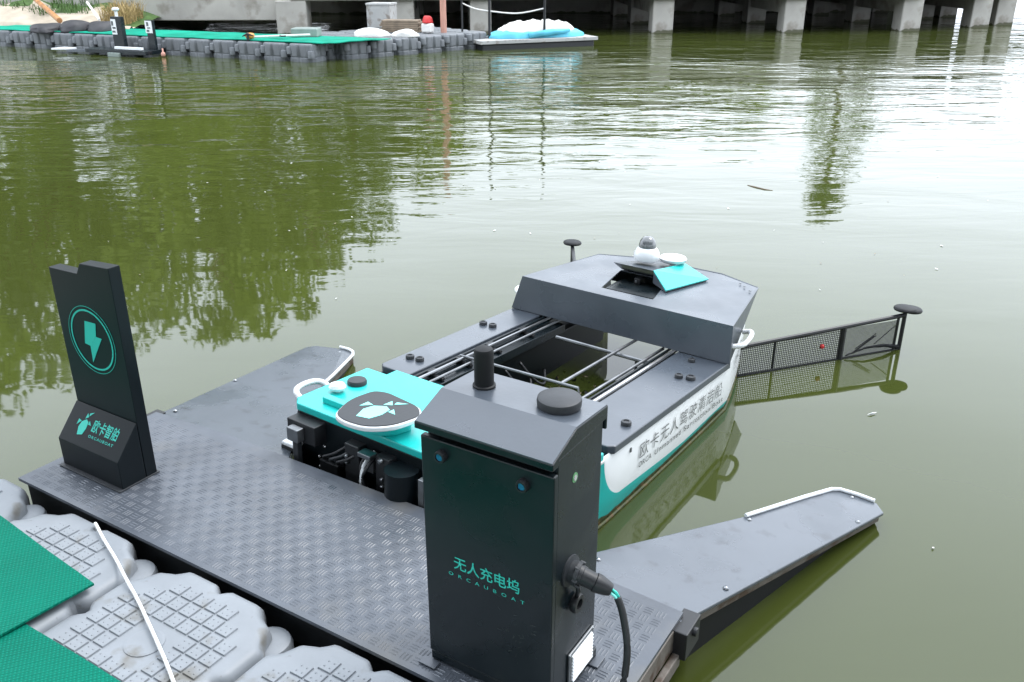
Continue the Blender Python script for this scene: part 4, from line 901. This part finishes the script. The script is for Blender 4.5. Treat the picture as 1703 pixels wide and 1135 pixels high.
# floating walkway with blue and white sheet
wk = thing('plank_walkway', 'grey floating plank walkway at the end of the far dock', 'walkway', (-6.25, 13.55, 0), (0, 0, math.atan2(.82, .57)))
for k in range(5):
    mb = MB(); mb.box(-1.15, 1.15, -.33 + k * .135, -.33 + k * .135 + .125, .10, .16); part('plank', mb, M['box'], wk, .006)
mb = MB(); mb.box(-1.1, 1.1, -.28, .28, -.06, .098); part('float', mb, M['black'], wk, .02)
cv = thing('covered_dinghy', 'small dinghy under a white cover with sky blue edge on the walkway', 'dinghy', (-6.28, 13.72, .162), (0, 0, math.atan2(.80, .57)))
def loaf(sx, sy, sz, n=20, mtop=0, seed=3, z0=0):
    rn = random.Random(seed); mb = MB(); rows = []
    for i in range(n + 1):
        t = -1 + 2 * i / n; k = (1 - abs(t) ** 3.5) ** .5 if abs(t) < 1 else .02
        row = []
        for j in range(11):
            a = math.pi * j / 10; wob = 1 + .10 * math.sin(i * 1.7 + j) + .05 * rn.uniform(-1, 1)
            row.append((t * sx, -math.cos(a) * sy * max(k, .1), z0 + abs(math.sin(a)) ** .6 * sz * max(k, .25) * wob))
        rows.append(row)
    m = 11; mb.add([p for r_ in rows for p in r_], [(i * m + j, i * m + j + 1, (i + 1) * m + j + 1, (i + 1) * m + j) for i in range(n) for j in range(10)])
    return mb
part('hull', loaf(.95, .34, .16), M['bluebag'], cv, smooth=True); part('cover', loaf(.80, .30, .27, seed=6), M['bag'], cv, smooth=True)
mb = MB(); mb.tube([(-.3, -.36, .05), (.15, -.36, .10), (.5, -.34, .12)], [.05, .06, .03], 8); part('loose_edge', mb, M['bluebag'], cv, smooth=True)
# ------------------------------------------------------------------ bits afloat
rn = random.Random(40)
P = [(.95, 8.5), (1.25, 8.55), (1.42, 8.42)]
pole('floating_stick', 'dark bent stick afloat on the open bright water', 'stick', [(.47, 5.41, .001), (.53, 5.38, .002), (.62, 5.345, .002), (.68, 5.35, .001)], [.003, .006, .005, .002], M['wood'])
mb = MB()
for k in range(90):
    F = rn.uniform(2.2, 7.5); L_ = rn.uniform(-.55, .6) * F; p = CAMP + FW * F + RT * L_
    if -.25 < p.x < 2.35 and p.y < 2.9: continue
    r_ = rn.uniform(.003, .009) * (.6 + F * .12); a = rn.random() * 6.28; q = Vector((math.cos(a), math.sin(a), 0)) * r_; u = Vector((-q.y, q.x, 0)) * rn.uniform(.4, .9); c_ = Vector((p.x, p.y, .004))
    mb.add([c_ - q, c_ + u * .8, c_ + q * 1.3 + Vector((0, 0, .003)), c_ - u], [(0, 1, 2, 3)], 0 if rn.random() < .55 else 1)
o = link('floating_specks', mb.mesh('floating_specks', [M['bag'], M['wood']])); tag(o, 'pale specks and bits of leaf drifting on the water', 'specks', kind='stuff')
mb = MB(); c_ = Vector((2.06, 2.115, .004))
mb.add([c_ + Vector((-.014, -.016, 0)), c_ + Vector((-.001, -.006, .004)), c_ + Vector((.016, .020, .002)), c_ + Vector((.0, .007, .003))], [(0, 1, 2, 3)])
mb.add([c_ + Vector((-.010, -.012, 0)), c_ + Vector((.012, .013, -.002)), c_ + Vector((.0, .0, .006))], [(0, 1, 2)])
tag(link('white_feather', mb.mesh('white_feather', M['white'])), 'small white feather afloat right of the net boom', 'feather')

rn = random.Random(77); pl_ = []
for k in range(26):
    x = rn.gauss(0, .022); z = rn.gauss(0, .028); a = rn.uniform(0, 3.1); ln = rn.uniform(.002, .007); w2 = rn.uniform(.0004, .0012); c_, q_ = math.cos(a), math.sin(a)
    pl_.append([(x - c_ * ln - q_ * w2, z - q_ * ln + c_ * w2), (x - c_ * ln + q_ * w2, z - q_ * ln - c_ * w2), (x + c_ * ln, z + q_ * ln)])
flat_poly('scuff_marks', pl_, c3(1.748, .0478, .335), (1, 0, 0), (0, 0, 1), mat('pale scuffs', (.05, .06, .06), .7), cb, .0004)['kind'] = 'stuff'
